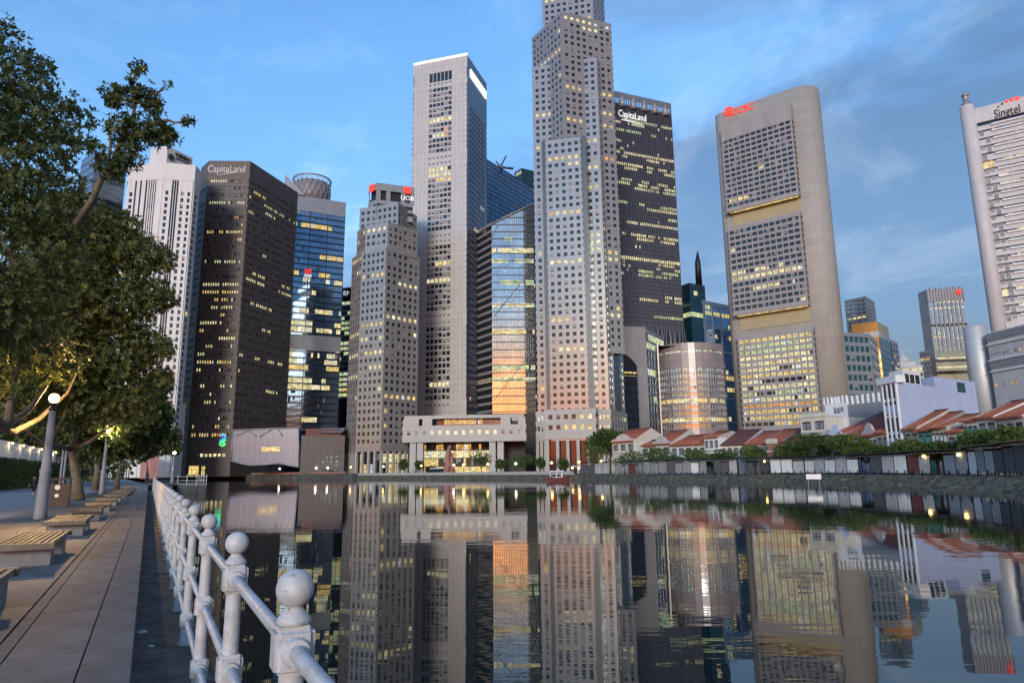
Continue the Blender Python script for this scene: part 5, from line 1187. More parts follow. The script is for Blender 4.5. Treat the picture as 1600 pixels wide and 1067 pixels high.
# ---- plaza before the stone towers: parapet, lamps, shrubs, cafe, boat
def quay_lamp(px, off, h, mt, label, r_=.28):
    p, e, i_ = line_at(px, off); T = thing('quay_lamp', label, 'lamp', (p.x, p.y, QUAY), 'lamps on the far quay'); mb = MB(); mb.tube([(p.x, p.y, QUAY), (p.x, p.y, QUAY + h)], [.09, .06], 6); mb.build('post', 'dark_metal', T)
    mb = MB(); mb.lathe((p.x, p.y, QUAY + h - .02), [(.05, 0), (r_, r_ * .5), (r_, r_ * 1.2), (.06, r_ * 1.9)], 8); mb.build('lamp_glass', mt, T)
WARM_L = ['left of the smaller stone tower', 'below the smaller stone tower', 'by the first pair of podium columns', 'beside the brown sculpture', 'below the middle of the bridge building', 'by the second pair of podium columns', 'before the dark gap right of the bridge building', 'at the foot of the tallest tower', 'beside the lit cafe', 'right of the lit cafe']
for px, l_, m_ in zip((548, 599, 658, 709, 724, 762, 806, 862, 905, 940), WARM_L, (0, 0, 0, 1, 0, 0, 1, 0, 0, 0)): quay_lamp(px, 5, 3.6, 'lamp_white' if m_ else 'lamp_yellow', ('white' if m_ else 'yellow') + ' globe lamp ' + l_, .42)
L2 = ['beside the landing stage', 'under the brown tower entrance', 'left of the glass pavilion', 'below the glass pavilion', 'right of the glass pavilion', 'beside the white arched tent', 'at the dark block', 'left of the pale arches']
for px, l_, m_ in zip((287, 297, 322, 437, 476, 484, 494, 512), L2, (1, 0, 1, 1, 1, 0, 1, 1)): quay_lamp(px, 3, 3.4, 'lamp_white' if m_ else 'lamp_yellow', ('white' if m_ else 'yellow') + ' street lamp ' + l_, .5)
mb = MB(); prev = None
def strip_wall(name, label, px0, px1, off, h, mt, n=12, t=.4, cat='wall'):
    pts = [line_at(px0 + (px1 - px0) * k / n, off)[0] for k in range(n + 1)]; c = pts[n // 2]; mb = MB()
    for p0, p1 in zip(pts[:-1], pts[1:]):
        e = (p1 - p0).normalized(); i_ = Vector((-e.y, e.x)) * t; mb.prism([tuple(p0), tuple(p1), tuple(p1 + i_), tuple(p0 + i_)], QUAY, QUAY + h)
    o = mb.build(name, mt, org=(c.x, c.y, QUAY)); return tag(o, label, cat)
strip_wall('plaza_parapet', 'long pale low parapet along the quay before the stone towers', 545, 895, 1.0, 1.1, 'uob_band')
strip_wall('road_glow_wall', 'low wall coloured red for car light on the road, in front of the brown tower and pavilion', 322, 540, 1.2, 1.9, 'brick_and_road_glow')  # red glow of car lights on the road, put into the wall's colour
for k, (px, w_, y_, l_) in enumerate(((630, 14, 716, 'clipped dark shrub before the smaller stone tower'), (655, 12, 718, 'clipped shrub by the first podium columns'), (752, 30, 700, 'leafy plaza tree below the bridge building'), (783, 16, 716, 'clipped shrub by the second podium columns'), (818, 34, 708, 'bushy plaza tree before the dark gap'), (845, 14, 712, 'small tree at the left foot of the tallest tower'), (880, 16, 714, 'small tree at the front of the tallest tower'))): small_tree(l_, px, 0, w_, y_, 9, 500, True, 'trees on the plaza', size=.6)
small_tree('palm like tree before the glass pavilion', 392, 0, 34, 708, 3, 900, True, 'trees on the plaza', y_low=727, size=.7); small_tree('low bush right of the pavilion tree', 420, 0, 24, 716, 3, 500, True, 'trees on the plaza', y_low=730, size=.6)
p, e, i_ = line_at(702, 8); mb = MB(); mb.tube([(p.x - 1.5, p.y, QUAY), (p.x - .6, p.y, QUAY + 4), (p.x - .9, p.y, QUAY + 8), (p.x + .3, p.y, zpix(tuple(p), 695))], [1.5, 1.3, 1.0, .5], 7); mb.tube([(p.x + 1.6, p.y + .5, QUAY), (p.x + .9, p.y, QUAY + 5), (p.x + 1.2, p.y, QUAY + 9)], [1.2, .9, .4], 7)
tag(mb.build('sculpture', 'brick_and_road_glow', org=(p.x, p.y, QUAY)), 'tall reddish brown upright sculpture below the bridge building', 'sculpture')
p, e, i_ = line_at(686, 8); T = thing('garden_kiosk', 'low teal glass kiosk left of the brown sculpture', 'kiosk', (*p, QUAY)); mb = MB(); mb.box((*p, QUAY), 7, 3, 2.6, 0, math.atan2(e.y, e.x)); mb.build('glazing', 'glass_teal', T); mb = MB(); mb.box((*p, QUAY + 2.6), 7.6, 3.6, .3, 0, math.atan2(e.y, e.x)); mb.build('roof', 'white_paint', T)
# cafe glow: parasols with lamps under them
for k, px in enumerate((896, 906, 914, 921, 931, 939)):
    p, e, i_ = line_at(px, 3.5 + (k % 2) * 2); T = thing('cafe_parasol', ('first', 'second', 'third', 'fourth', 'fifth', 'sixth')[k] + ' lit cafe parasol from the left at the foot of the tallest tower', 'parasol', (*p, QUAY), 'cafe parasols'); mb = MB(); mb.tube([(*p, QUAY), (*p, QUAY + 2.9)], .05, 5); mb.build('pole', 'dark_metal', T)
    mb = MB(); mb.lathe((*p, QUAY + 2.3), [(1.7, 0), (.9, .45), (.05, .8)], 8); mb.build('canopy', 'canvas_mid', T); mb = MB(); mb.lathe((p.x - .4, p.y - .8, QUAY + 1.75), [(.05, 0), (.34, .15), (.34, .4), (.05, .55)], 8); mb.build('lantern', 'lamp_yellow', T)
p = at_z(872, 752, WATER); T = thing('bumboat', 'small red and white wooden boat moored below the cafe', 'boat', (p.x, p.y, WATER)); L_, B_ = 6.0, 2.2
st_ = [(-.5, .55, 1.5), (-.3, .9, 1.1), (0, 1, .95), (.3, .85, 1.15), (.5, .1, 1.7)]; mb = MB(); rows_ = []
for x, wd, h in st_: rows_.append([(p.x + x * L_, p.y - wd * B_ / 2, WATER + h), (p.x + x * L_, p.y - wd * B_ * .3, WATER - .15), (p.x + x * L_, p.y + wd * B_ * .3, WATER - .15), (p.x + x * L_, p.y + wd * B_ / 2, WATER + h)])
for r0_, r1_ in zip(rows_[:-1], rows_[1:]):
    for k in range(3): mb.face([r0_[k], r1_[k], r1_[k+1], r0_[k+1]])
    mb.face([r0_[3], r1_[3], r1_[0], r0_[0]])
mb.face(rows_[0][::-1]); mb.face(rows_[-1]); mb.build('hull', 'canvas_red', T); mb = MB(); mb.box((p.x - .4, p.y, WATER + 1.0), 3.4, 1.6, .12); mb.box((p.x - .4, p.y, WATER + 2.6), 3.8, 1.9, .14)
for sx in (-1.6, 0, 1.4):
    for sy in (-.7, .7): mb.box((p.x - .4 + sx, p.y + sy, WATER + 1.1), .1, .1, 1.52)
mb.build('cabin_frame', 'white_paint', T)
# ---- glass pavilion and dark block on the left
D0 = 352; z0_ = lambda px, py: at_y(px, py, D0)
f = [at_y(364, 672, D0), at_y(466.5, 668, D0), at_y(467, 730, D0), at_y(438, 724, D0), at_y(390, 727, D0), at_y(361.5, 720, D0)]
T = thing('glass_pavilion', 'pale blue glass pavilion with roof truss and small glowing sign', 'pavilion', (f[0].x, D0, QUAY)); mb = MB(); bk = Vector((0, 12, 0)); ord_ = f[::-1]
mat('pavilion_glass', (.10, .16, .23), .25, .1, 1.6, .12, .12, streak=.1)
mb.hexa(ord_, [v + bk for v in ord_]); mb.build('glass_wall', 'pavilion_glass', T)
ed = [f[0], f[1], f[2], f[3], f[4], f[5], f[0]]
for p0, p1 in zip(ed[:-1], ed[1:]): mb = MB(); mb.tube([p0 + Vector((0, -.2, 0)), p1 + Vector((0, -.2, 0))], .35, 5); mb.build('frame_bar', 'fin_white', T)
for p0, p1 in (((369, 681), (389, 672)), ((389, 672), (401, 682)), ((405, 682), (424, 671)), ((434, 671), (441, 681))): mb = MB(); mb.tube([at_y(*p0, D0 - .3), at_y(*p1, D0 - .3)], .28, 5); mb.build('truss_bar', 'fin_white', T)
mb = MB(); q0, q1 = at_y(408, 705, D0 - .3), at_y(438, 698, D0 - .3); mb.box(((q0.x + q1.x) / 2, D0 - .3, q0.z), q1.x - q0.x, .2, q1.z - q0.z); mb.build('glowing_sign', 'lit_warm', T)
for k in range(1, 10): mb = MB(); x_ = f[0].x + (f[1].x - f[0].x) * k / 10; mb.box((x_, D0 - .12, zpix((x_, D0), 720)), .12, .2, zpix((x_, D0), 672) - zpix((x_, D0), 720)); mb.build('mullion', 'grey_metal', T)
a, b = at_y(468, 740, 348), at_y(537, 739, 352); P = chain([(a.x, a.y), (b.x, b.y)], 20); zt = zpix(P[0], 680)
T = thing('low_block', 'dark low block with steel canopy roof right of the glass pavilion', 'building', base_of(P)); solid(T, P, QUAY, zt, 'brown_stone', 'wall', 'roof_grey'); core(T, offs(P, -2), zt, zpix(P[0], 669), 'glass_navy', name='upper_glazing')
mb = MB(); q = lerp2(P[0], P[1], .65); zz_ = zpix(P[0], 670); w_ = .3 * (P[1][0] - P[0][0]); mb.face([(q[0] - w_, q[1] - 1, zz_ - 2), (q[0] + w_, q[1] - 1, zz_ - 2), (q[0] + w_, q[1] + 7, zz_ + 1), (q[0] - w_, q[1] + 7, zz_ + 1)]); mb.face([(q[0] - w_, q[1] + 7, zz_ + 1), (q[0] + w_, q[1] + 7, zz_ + 1), (q[0] + w_, q[1] + 12, zz_ - 2), (q[0] - w_, q[1] + 12, zz_ - 2)]); mb.build('canopy', 'grey_metal', T)
panes(T, P, 0, [(QUAY + 4 + k * 2.2, QUAY + 5.4 + k * 2.2) for k in range(4)], [(.5, .54), (.58, .62), (.68, .72), (.8, .86)], .1, .15, .5, full=0)
p = line_at(512, 4)[0]; T = thing('white_tent', 'white arched tent before the dark low block', 'tent', (*p, QUAY)); mb = MB(); n_ = 8
for k in range(n_):
    a0, a1 = math.pi * k / n_, math.pi * (k + 1) / n_; mb.face([(p.x - 4 * math.cos(a0), p.y, QUAY + 1.2 + 2.4 * math.sin(a0)), (p.x - 4 * math.cos(a1), p.y, QUAY + 1.2 + 2.4 * math.sin(a1)), (p.x - 4 * math.cos(a1), p.y + 4, QUAY + 1.2 + 2.4 * math.sin(a1)), (p.x - 4 * math.cos(a0), p.y + 4, QUAY + 1.2 + 2.4 * math.sin(a0))])
mb.build('canopy', 'canvas_white', T)
for s_ in (-3.9, 0, 3.9): mb = MB(); mb.box((p.x + s_, p.y + .2, QUAY), .25, .25, 1.3 if s_ else 3.4); mb.build('post', 'white_paint', T)
# ================================================================ near promenade
mat('rail_paint', (.62, .63, .66), .38, 0, 1.5, .10, 9, bump=.12, bs=30, streak=.12)
def rail_mat():
    ma = M['rail_paint']; t = ma.node_tree; b = t.nodes['Principled BSDF']; L = t.links.new; src = b.inputs['Base Color'].links[0].from_socket
    tc = N(t, 'ShaderNodeTexCoord'); oi = N(t, 'ShaderNodeObjectInfo'); ad = N(t, 'ShaderNodeVectorMath', operation='ADD'); L(tc.outputs['Object'], ad.inputs[0]); sc = N(t, 'ShaderNodeMath', operation='MULTIPLY'); sc.inputs[1].default_value = 37.0; L(oi.outputs['Random'], sc.inputs[0]); L(sc.outputs[0], ad.inputs[1])
    def spots(scale, lo, hi, col, src, k):
        n = N(t, 'ShaderNodeTexNoise'); n.inputs['Scale'].default_value = scale; n.inputs['Detail'].default_value = 8; n.inputs['Roughness'].default_value = .72; L(ad.outputs[0], n.inputs['Vector'])
        mr = N(t, 'ShaderNodeMapRange'); mr.inputs[1].default_value = lo; mr.inputs[2].default_value = hi; mr.inputs[4].default_value = k; L(n.outputs['Fac'], mr.inputs[0])
        mx = N(t, 'ShaderNodeMix', data_type='RGBA'); L(mr.outputs[0], mx.inputs[0]); L(src, mx.inputs[6]); mx.inputs[7].default_value = (*col, 1); return mx.outputs[2]
    src = spots(6, .40, .64, (.40, .38, .36), src, .75); src = spots(20, .57, .66, (.20, .195, .19), src, .65); src = spots(55, .61, .68, (.07, .06, .05), src, .8)
    L(src, b.inputs['Base Color']); b.inputs['Roughness'].default_value = .5
rail_mat()
mat('granite', (.20, .21, .23), .5, 0, 1.5, .25, 5, bump=.2, bs=60); mat('bench_wood', (.22, .165, .115), .6, 0, 1.5, .25, 4, streak=.25, bump=.2, bs=30); mat('lamp_concrete', (.28, .28, .31), .7, 0, 1.5, .12, 2, bump=.2, bs=25, streak=.15)
mat('skin', (.35, .22, .16), .6, 0, 1.4, 0); mat('cloth_black', (.012, .012, .014), .8, 0, 1.4, .2, 4); mat('cloth_navy', (.03, .04, .10), .8, 0, 1.4, .2, 4); mat('paper', (.75, .75, .73), .8, 0, 1.4, .05, 5); mat('bin_brown', (.055, .04, .035), .5, 0, 1.5, .2, 3)
mat('rosy_screen', (.45, .20, .17), .7, 0, 1.5, .1, 1)

# ---- railing: posts with ball finials, three rails through square collars
RZ = (.98, .43, -.12); PS = 2.4; S0 = -2.2
root = thing('railing', 'white iron riverside railing with ball topped posts receding along the water', 'railing', ST(0, TR, LEDGE))
O0 = Vector(ORG[root.name])
mb = MB(); mb.lathe((0, 0, 0), [(.085, 0), (.085, .035), (.058, .06), (.052, .5), (.048, 1.3), (.048, RZ[0] - LEDGE + .05)], 16); post_m = mb.mesh(['rail_paint'], name='post')
def collar_mesh():
    bm = bmesh.new(); bmesh.ops.create_cube(bm, size=1); bmesh.ops.scale(bm, vec=(.15, .15, .18), verts=bm.verts); bmesh.ops.bevel(bm, geom=bm.edges[:], offset=.022, segments=3, affect='EDGES')
    for sgn_ in (1, -1):
        r = bmesh.ops.create_cone(bm, cap_ends=True, segments=16, radius1=.058, radius2=.05, depth=.03); bmesh.ops.rotate(bm, verts=r['verts'], matrix=Matrix.Rotation(rad(90) * sgn_, 3, 'Y')); bmesh.ops.translate(bm, verts=r['verts'], vec=(sgn_ * .085, 0, 0))
    me = bpy.data.meshes.new('collar'); bm.to_mesh(me); bm.free(); me.materials.append(M['rail_paint']); return me
col_m = collar_mesh()
mb = MB(); prof = [(.070, 0), (.064, .02), (.040, .048), (.031, .068)]
for k in range(1, 13): a_ = -math.pi / 2 + .42 + (math.pi - .42) * k / 12; prof.append((max(.004, .074 * math.cos(a_)), .13 + .074 * math.sin(a_)))
mb.lathe((0, 0, 0), prof, 20); ball_m = mb.mesh(['rail_paint'], name='ball_finial')
mb = MB(); mb.tube([(0, 0, 0), (PS * .5, 0, 0), (PS, 0, 0)], .031, 14, cap=False); rail_m = mb.mesh(['rail_paint'], name='rail')
def child(name, me, parent, loc, rz=0.0, sc=(1, 1, 1)):
    o = bpy.data.objects.new(name, me); COL.objects.link(o); o.parent = parent; o.location = loc; o.rotation_euler = (0, 0, rz); o.scale = sc; return o
def rail_run(root, O0, pts, z_off, last=True):
    n_ = len(pts)
    for k, p in enumerate(pts):
        if k < n_ - 1: d = pts[k+1] - p
        an = math.atan2(d.y, d.x); base = Vector((p.x, p.y, LEDGE + z_off)) - O0
        if k < n_ - 1:
            for z in RZ: child('rail', rail_m, root, base + Vector((0, 0, z - LEDGE)), an, (d.length / PS, 1, 1))
        if k == n_ - 1 and not last: continue
        po = child('post', post_m, root, base, an)
        for z in RZ: child('collar', col_m, po, (0, 0, z - LEDGE))
        child('ball_finial', ball_m, po, (0, 0, RZ[0] - LEDGE + .092), rnd.uniform(0, 6))
npost = int((JS - S0) / PS)
pts = [ST(s_, TR) for s_ in [-1.6, .7, 2.93, 5.0, 7.4, 9.85] + [12.25 + PS * k for k in range(npost - 6)]]
rail_run(root, O0, pts, 0.0)
# ---- landing stage where the promenade juts into the river
J0, J1 = at_z(277, 755.5, .4), at_z(322, 755.5, .4); bk = Vector((WV.x, WV.y, 0)) * 22
T = thing('landing_stage', 'dark timber landing stage jutting into the river beyond the railing', 'jetty', (J0.x, J0.y, WATER)); mat('old_timber', (.10, .10, .105), .8, 0, 1.5, .3, 1.5, streak=.3)
dk = [ST(JS - 1, TR - .4, .4), J0, J1, J1 + bk, ST(JS + 26, TR - .4, .4)]
mb = MB(); mb.hexa([v - Vector((0, 0, .25)) for v in dk], dk); mb.build('deck', 'old_timber', T); fd = (J1 - J0)
for k in range(3):
    mb = MB(); z0 = .1 - k * .42; n_ = Vector((-fd.y, fd.x, 0)).normalized(); n_ = n_ if n_.dot(J0) < 0 else -n_; q0, q1 = J0 + n_ * .12, J1 + n_ * .12
    mb.hexa([Vector((q0.x, q0.y, z0 - .38)), Vector((q1.x, q1.y, z0 - .38)), Vector((J1.x, J1.y, z0 - .38)), Vector((J0.x, J0.y, z0 - .38))], [Vector((q0.x, q0.y, z0)), Vector((q1.x, q1.y, z0)), Vector((J1.x, J1.y, z0)), Vector((J0.x, J0.y, z0))]); mb.build('fascia_board', 'old_timber', T)
mb = MB(); mb.hexa([Vector((v.x, v.y, WATER - .6)) for v in [J0 + bk * .05, J1 + bk * .05, J1 + bk, J0 + bk]], [Vector((v.x, v.y, .14)) for v in [J0 + bk * .05, J1 + bk * .05, J1 + bk, J0 + bk]]); mb.build('underside', 'timber_dark', T)
for k in range(5): p = J0.lerp(J1, k / 4); mb = MB(); mb.tube([(p.x, p.y, WATER - 1), (p.x, p.y, .2)], .22, 8); mb.build('pile', 'timber_dark', T)
R2 = thing('railing', 'pale railing along the edge of the landing stage', 'railing', (J0.x, J0.y, .4)); nP = 4
pl = [ST(12.25 + PS * (npost - 7) + .4, TR + .05)] + [J0.lerp(J1, k / 3) for k in range(4)] + [J1 + bk * .25, J1 + bk * .5, J1 + bk * .75]
rail_run(R2, Vector(ORG[R2.name]), [Vector((p.x, p.y, 0)) for p in pl], .4 - LEDGE - .12 - .30)

# ---- benches
def bench(label, s, first=False):
    T = thing('bench', label, 'bench', ST(s, -1.95), 'slatted benches along the walkway'); L_, W_ = 3.4, 1.0; t0 = -1.45
    for ds in (.35, 2.45):
        mb = MB(); mb.hexa([ST(s + ds, t0 - W_ + .08, .0), ST(s + ds, t0 - .06, .0), ST(s + ds + .6, t0 - .06, .0), ST(s + ds + .6, t0 - W_ + .08, .0)], [ST(s + ds, t0 - W_ + .08, .36), ST(s + ds, t0 - .06, .36), ST(s + ds + .6, t0 - .06, .36), ST(s + ds + .6, t0 - W_ + .08, .36)]); mb.build('plinth', 'granite', T)
    for k in range(9):
        a0 = t0 - .03 - k * .105; mb = MB(); mb.hexa([ST(s + .16, a0 - .075, .375), ST(s + .16, a0, .375), ST(s + L_ - .16, a0, .375), ST(s + L_ - .16, a0 - .075, .375)], [ST(s + .16, a0 - .07, .45), ST(s + .16, a0 - .005, .45), ST(s + L_ - .16, a0 - .005, .45), ST(s + L_ - .16, a0 - .07, .45)]); mb.build('slat', 'bench_wood', T)
    for ds in (.0, L_ - .15):
        mb = MB(); mb.hexa([ST(s + ds, t0 - W_, .35), ST(s + ds, t0 + .01, .35), ST(s + ds + .15, t0 + .01, .35), ST(s + ds + .15, t0 - W_, .35)], [ST(s + ds, t0 - W_, .457), ST(s + ds, t0 + .01, .457), ST(s + ds + .15, t0 + .01, .457), ST(s + ds + .15, t0 - W_, .457)]); mb.build('end_rail', 'bench_wood', T)
ORD = ['nearest', 'second', 'third', 'fourth', 'fifth', 'sixth', 'seventh', 'eighth', 'ninth', 'tenth', 'eleventh', 'twelfth', 'thirteenth']
for k in range(13): bench(('nearest slatted wooden bench on granite blocks, cut by the left picture edge' if k == 0 else ORD[k] + ' slatted wooden bench on granite blocks counted from the camera'), 8.2 + 7.12 * k)

# ---- lamp posts
def lamp_post(label, s, t, h, col, mt, power, zb=0.0):
    p = ST(s, t, zb); T = thing('lamp_post', label, 'lamp', p, 'lamp posts along the promenade')
    mb = MB(); mb.lathe(p, [(.24, 0), (.22, .3), (.19, 1.75), (.205, 1.78), (.205, 1.9), (.165, 1.95), (.115, h - .7)], 14); mb.build('shaft', 'lamp_concrete', T)
    mb = MB(); mb.lathe(p + Vector((0, 0, h - .7)), [(.13, 0), (.15, .08), (.08, .14), (.08, .2), (.16, .27), (.16, .31)], 14); mb.build('lamp_holder', 'dark_metal', T)
    mb = MB(); pr = [(.09, 0)] + [(max(.01, .18 * math.cos(a_)), .19 + .18 * math.sin(a_)) for a_ in [-1.1 + 2.67 * k / 10 for k in range(11)]]; mb.lathe(p + Vector((0, 0, h - .40)), pr, 16); mb.build('lamp_globe', mt, T)
    li = bpy.data.lights.new('lamp_light', 'POINT'); li.energy = power * LK * 8; li.color = col; li.shadow_soft_size = .1; lo = bpy.data.objects.new('lamp_light', li); COL.objects.link(lo); lo.location = (0, 0, h - .18); lo.parent = T
mat('globe_amber', (.9, .8, .6), .5, 0, 1.5, 0, emit=(1, .50, .13), est=5.5); mat('globe_white', (.9, .9, .85), .5, 0, 1.5, 0, emit=(1, .90, .66), est=6)
def globe(n):
    t = M[n].node_tree; b = t.nodes['Principled BSDF']; o = [x for x in t.nodes if x.type == 'OUTPUT_MATERIAL'][0]; tr = N(t, 'ShaderNodeBsdfTransparent'); mx = N(t, 'ShaderNodeMixShader'); mx.inputs[0].default_value = .4
    t.links.new(tr.outputs[0], mx.inputs[1]); t.links.new(b.outputs[0], mx.inputs[2]); t.links.new(mx.outputs[0], o.inputs[0])
globe('globe_amber'); globe('globe_white')
lamp_post('nearest grey lamp post with glowing amber globe under the trees', 32.5, -3.6, 4.9, (1, .56, .2), 'globe_amber', 420)
lamp_post('second lamp post with white globe beside the leaning lit trunk', 70.6, -3.57, 5.6, (1, .8, .5), 'globe_white', 420)
lamp_post('third lamp post farther along the benches', 108, -3.6, 5.4, (1, .8, .5), 'globe_white', 160)
lamp_post('slim lamp post with bright white globe at the landing stage', 112, 3.0, 4.6, (1, .85, .6), 'globe_white', 140, .4)

# ---- near trees
def rosettes(mb, blobs, n, size, r=rnd, per=(5, 8), shell=.35):
    wts = [b[1] ** 2 for b in blobs]
    for c, R_ in r.choices(blobs, wts, k=n):
        d = Vector((r.gauss(0, 1), r.gauss(0, 1), r.gauss(0, 1))).normalized(); k = (shell + (1 - shell) * r.random() ** .5) * r.uniform(.8, 1.15); p = c + d * (R_ * k)
        ax = (d * .7 + Vector((r.uniform(-.6, .6), r.uniform(-.6, .6), r.uniform(-.1, .9)))).normalized(); sd_ = ax.orthogonal().normalized(); s2 = ax.cross(sd_); ph = r.random() * 6.28; m_ = r.choices((0, 1, 2), (5, 5, 2))[0]
        for q in range(r.randint(*per)):
            an = ph + q * 2.4; out_ = sd_ * math.cos(an) + s2 * math.sin(an); a = (out_ + ax * r.uniform(.0, .9)).normalized(); b = a.cross(ax); b = b.normalized() if b.length > .05 else sd_
            L_ = size * r.uniform(.65, 1.25); w_ = L_ * .21; up = ax * L_ * .05; mid = p + a * L_ * .55
            mb.face([p, mid + b * w_ + up, p + a * L_, mid - b * w_ + up], m_)
def B(px, py, d, r): return (at_y(px, py, d), r / FPX * d)
def near_tree(label, base, trunk, blobs, n, size, limbs=None, tr=.28, dark=False, sprig=None, sroot=None):
    T = thing('promenade_tree', label, 'tree', base, 'trees along the promenade'); mb = MB(); pts = [Vector(base)] + [Vector(q) for q in trunk]; m_ = len(pts)
    mb.tube(pts, [tr * (1.25 if k == 0 else 1 - .45 * k / m_) for k in range(m_)], 10)
    def limb(fork, c, R_, w):
        v = c - fork; mid = fork + v * .55 + Vector((rnd.uniform(-.1, .1), rnd.uniform(-.1, .1), rnd.uniform(-.12, .06))) * v.length; mid2 = fork + v * .25 + Vector((rnd.uniform(-.05, .05), rnd.uniform(-.05, .05), .04)) * v.length
        mb.tube([fork, mid2, mid, c], [w, w * .8, w * .5, w * .2], 7)
        for _ in range(3):
            t_ = c + Vector((rnd.gauss(0, 1), rnd.gauss(0, 1), rnd.gauss(0, .8))) * R_ * .5; mb.tube([mid, (mid + t_) / 2 + Vector((0, 0, .1)) * R_, t_], [w * .36, w * .24, w * .1], 5)
    fork = pts[-1]; nodes = [(fork, tr * .5)]
    for c, R_ in sorted(blobs, key=lambda b: (b[0] - fork).length):
        q, w = min(nodes, key=lambda nd: (nd[0] - c).length + .35 * (nd[0] - fork).length); limb(q, c, R_, w * .8); nodes.append((q.lerp(c, .8), w * .62))
    if sprig:
        for q0, q1, w0 in sroot: mb.tube([q0, q0.lerp(q1, .5) + Vector((.1, 0, .05)), q1], [w0, w0 * .8, w0 * .6], 7)
        ends = [q1 for _, q1, _ in sroot]
        for c, R_ in sprig: limb(min(ends, key=lambda q: (q - c).length), c, R_, .06)
    for l_ in (limbs or []): mb.tube([Vector(q) for q in l_], [tr * (.55 - .38 * k / (len(l_) - 1)) for k in range(len(l_))], 8)
    mb.build('trunk', 'bark', T); mb = MB(); rosettes(mb, blobs, n, size)
    mb.build('crown', ['leaf_b', 'leaf_b', 'leaf_a'] if dark else ['leaf_a', 'leaf_b', 'leaf_c'], T)
    if sprig: mb = MB(); rosettes(mb, sprig, 700, size * .9, shell=.1); mb.build('outer_branch_leaves', ['leaf_b', 'leaf_b', 'leaf_a'], T)
b0 = ST(26.4, -4.7)
near_tree('tall dark leafy tree at the left picture edge reaching the top', b0, [b0 + Vector((-.2, 0, 2.2)), b0 + Vector((-.3, .1, 4.5)), at_y(-10, 470, 21.5)],
          [B(-5, 120, 21, 85), B(40, 170, 21, 80), B(90, 205, 20.5, 58), B(20, 250, 21.5, 95), B(60, 300, 21.5, 80), B(110, 320, 21, 50), B(-40, 200, 22, 95), B(30, 400, 22, 90), B(100, 400, 22, 60), B(-30, 330, 22, 95), B(-60, 480, 22, 95), B(125, 180, 20.5, 26), B(-10, 60, 21, 45), B(40, 490, 23, 75), B(10, 570, 24, 60), B(80, 560, 25, 48), B(60, 100, 21, 22)], 5400, .185, dark=True,
          limbs=[[at_y(-30, 640, 22), at_y(10, 668, 23.5), at_y(45, 640, 25), at_y(72, 602, 26), at_y(90, 560, 26)], [at_y(-30, 650, 22), at_y(20, 676, 26), at_y(60, 655, 29), at_y(105, 615, 30), at_y(125, 570, 30)], [at_y(10, 668, 23.5), at_y(20, 610, 24), at_y(35, 540, 24)]],
          sprig=[B(178, 150, 19.5, 22), B(215, 148, 19.5, 28), B(190, 205, 19.5, 32), B(232, 205, 19.5, 32), B(175, 262, 19.5, 26), B(215, 108, 19.5, 12), B(262, 212, 19.5, 20), B(296, 190, 19.5, 10), B(262, 132, 19.5, 7), B(203, 245, 19.5, 24), B(150, 235, 19.5, 18), B(240, 165, 19.5, 18)],
          sroot=[(at_y(120, 350, 20.5), at_y(160, 275, 19.6), .13), (at_y(160, 275, 19.6), at_y(190, 215, 19.5), .10), (at_y(190, 215, 19.5), at_y(212, 160, 19.5), .07), (at_y(185, 225, 19.5), at_y(250, 190, 19.5), .06), (at_y(170, 255, 19.5), at_y(165, 190, 19.5), .05)])
b1 = ST(55.7, -4.13)
near_tree('leaning tree lit orange by the lamp, between bin and second lamp post', b1, [at_y(119, 745, 47.6), at_y(113, 705, 47.4), at_y(118, 690, 47.2)],
          [B(70, 400, 42, 62), B(130, 395, 43, 55), B(185, 385, 44, 45), B(222, 400, 44, 38), B(55, 470, 42, 75), B(125, 470, 44, 72), B(190, 470, 45, 58), B(232, 460, 45, 38), B(30, 550, 42, 75), B(110, 550, 45, 75), B(180, 550, 46, 62), B(228, 540, 46, 36), B(70, 615, 45, 55), B(140, 620, 46, 55), B(200, 615, 47, 50), B(10, 620, 42, 55), B(255, 405, 44, 20), B(60, 350, 42, 45), B(110, 335, 42, 34), B(160, 345, 43, 28), B(195, 350, 44, 26), B(265, 470, 46, 16), B(258, 545, 46, 18), B(255, 590, 47, 18)], 14000, .27,
          limbs=[[at_y(113, 703, 47.4), at_y(90, 697, 46), at_y(78, 697, 44.5), at_y(40, 672, 43), at_y(0, 655, 42)], [at_y(113, 703, 47.4), at_y(140, 690, 47), at_y(170, 668, 47), at_y(215, 640, 47)], [at_y(80, 690, 45), at_y(100, 650, 44), at_y(110, 610, 44)], [at_y(0, 668, 42), at_y(45, 640, 41.5), at_y(75, 600, 42), at_y(95, 560, 42)]], tr=.34)
b2 = at_z(148, 766, 0)
near_tree('second lit tree with forked trunk behind the second lamp post', b2, [at_y(152, 735, b2.y), at_y(150, 715, b2.y), at_y(138, 700, b2.y)], [B(150, 655, 62, 40), B(190, 660, 62, 38), B(225, 640, 63, 36), B(248, 600, 64, 22), B(110, 660, 60, 35), B(175, 690, 64, 26)], 5200, .34, tr=.34)
b3 = at_z(181, 771, 0)
near_tree('slender dark trunked tree standing among the far benches', b3, [at_y(184, 745, b3.y), at_y(188, 725, b3.y)], [B(190, 690, b3.y, 28), B(215, 680, b3.y, 30), B(165, 700, b3.y, 22), B(238, 672, b3.y + 2, 26), B(252, 650, b3.y + 4, 20)], 2600, .36, tr=.2, dark=True)
b4 = at_z(228, 753, 0)
near_tree('farthest promenade tree before the landing stage', b4, [at_y(231, 735, b4.y)], [B(250, 690, b4.y, 24), B(268, 682, b4.y, 16), B(225, 700, b4.y, 20), B(272, 700, b4.y, 12)], 1500, .6, tr=.25, dark=True)

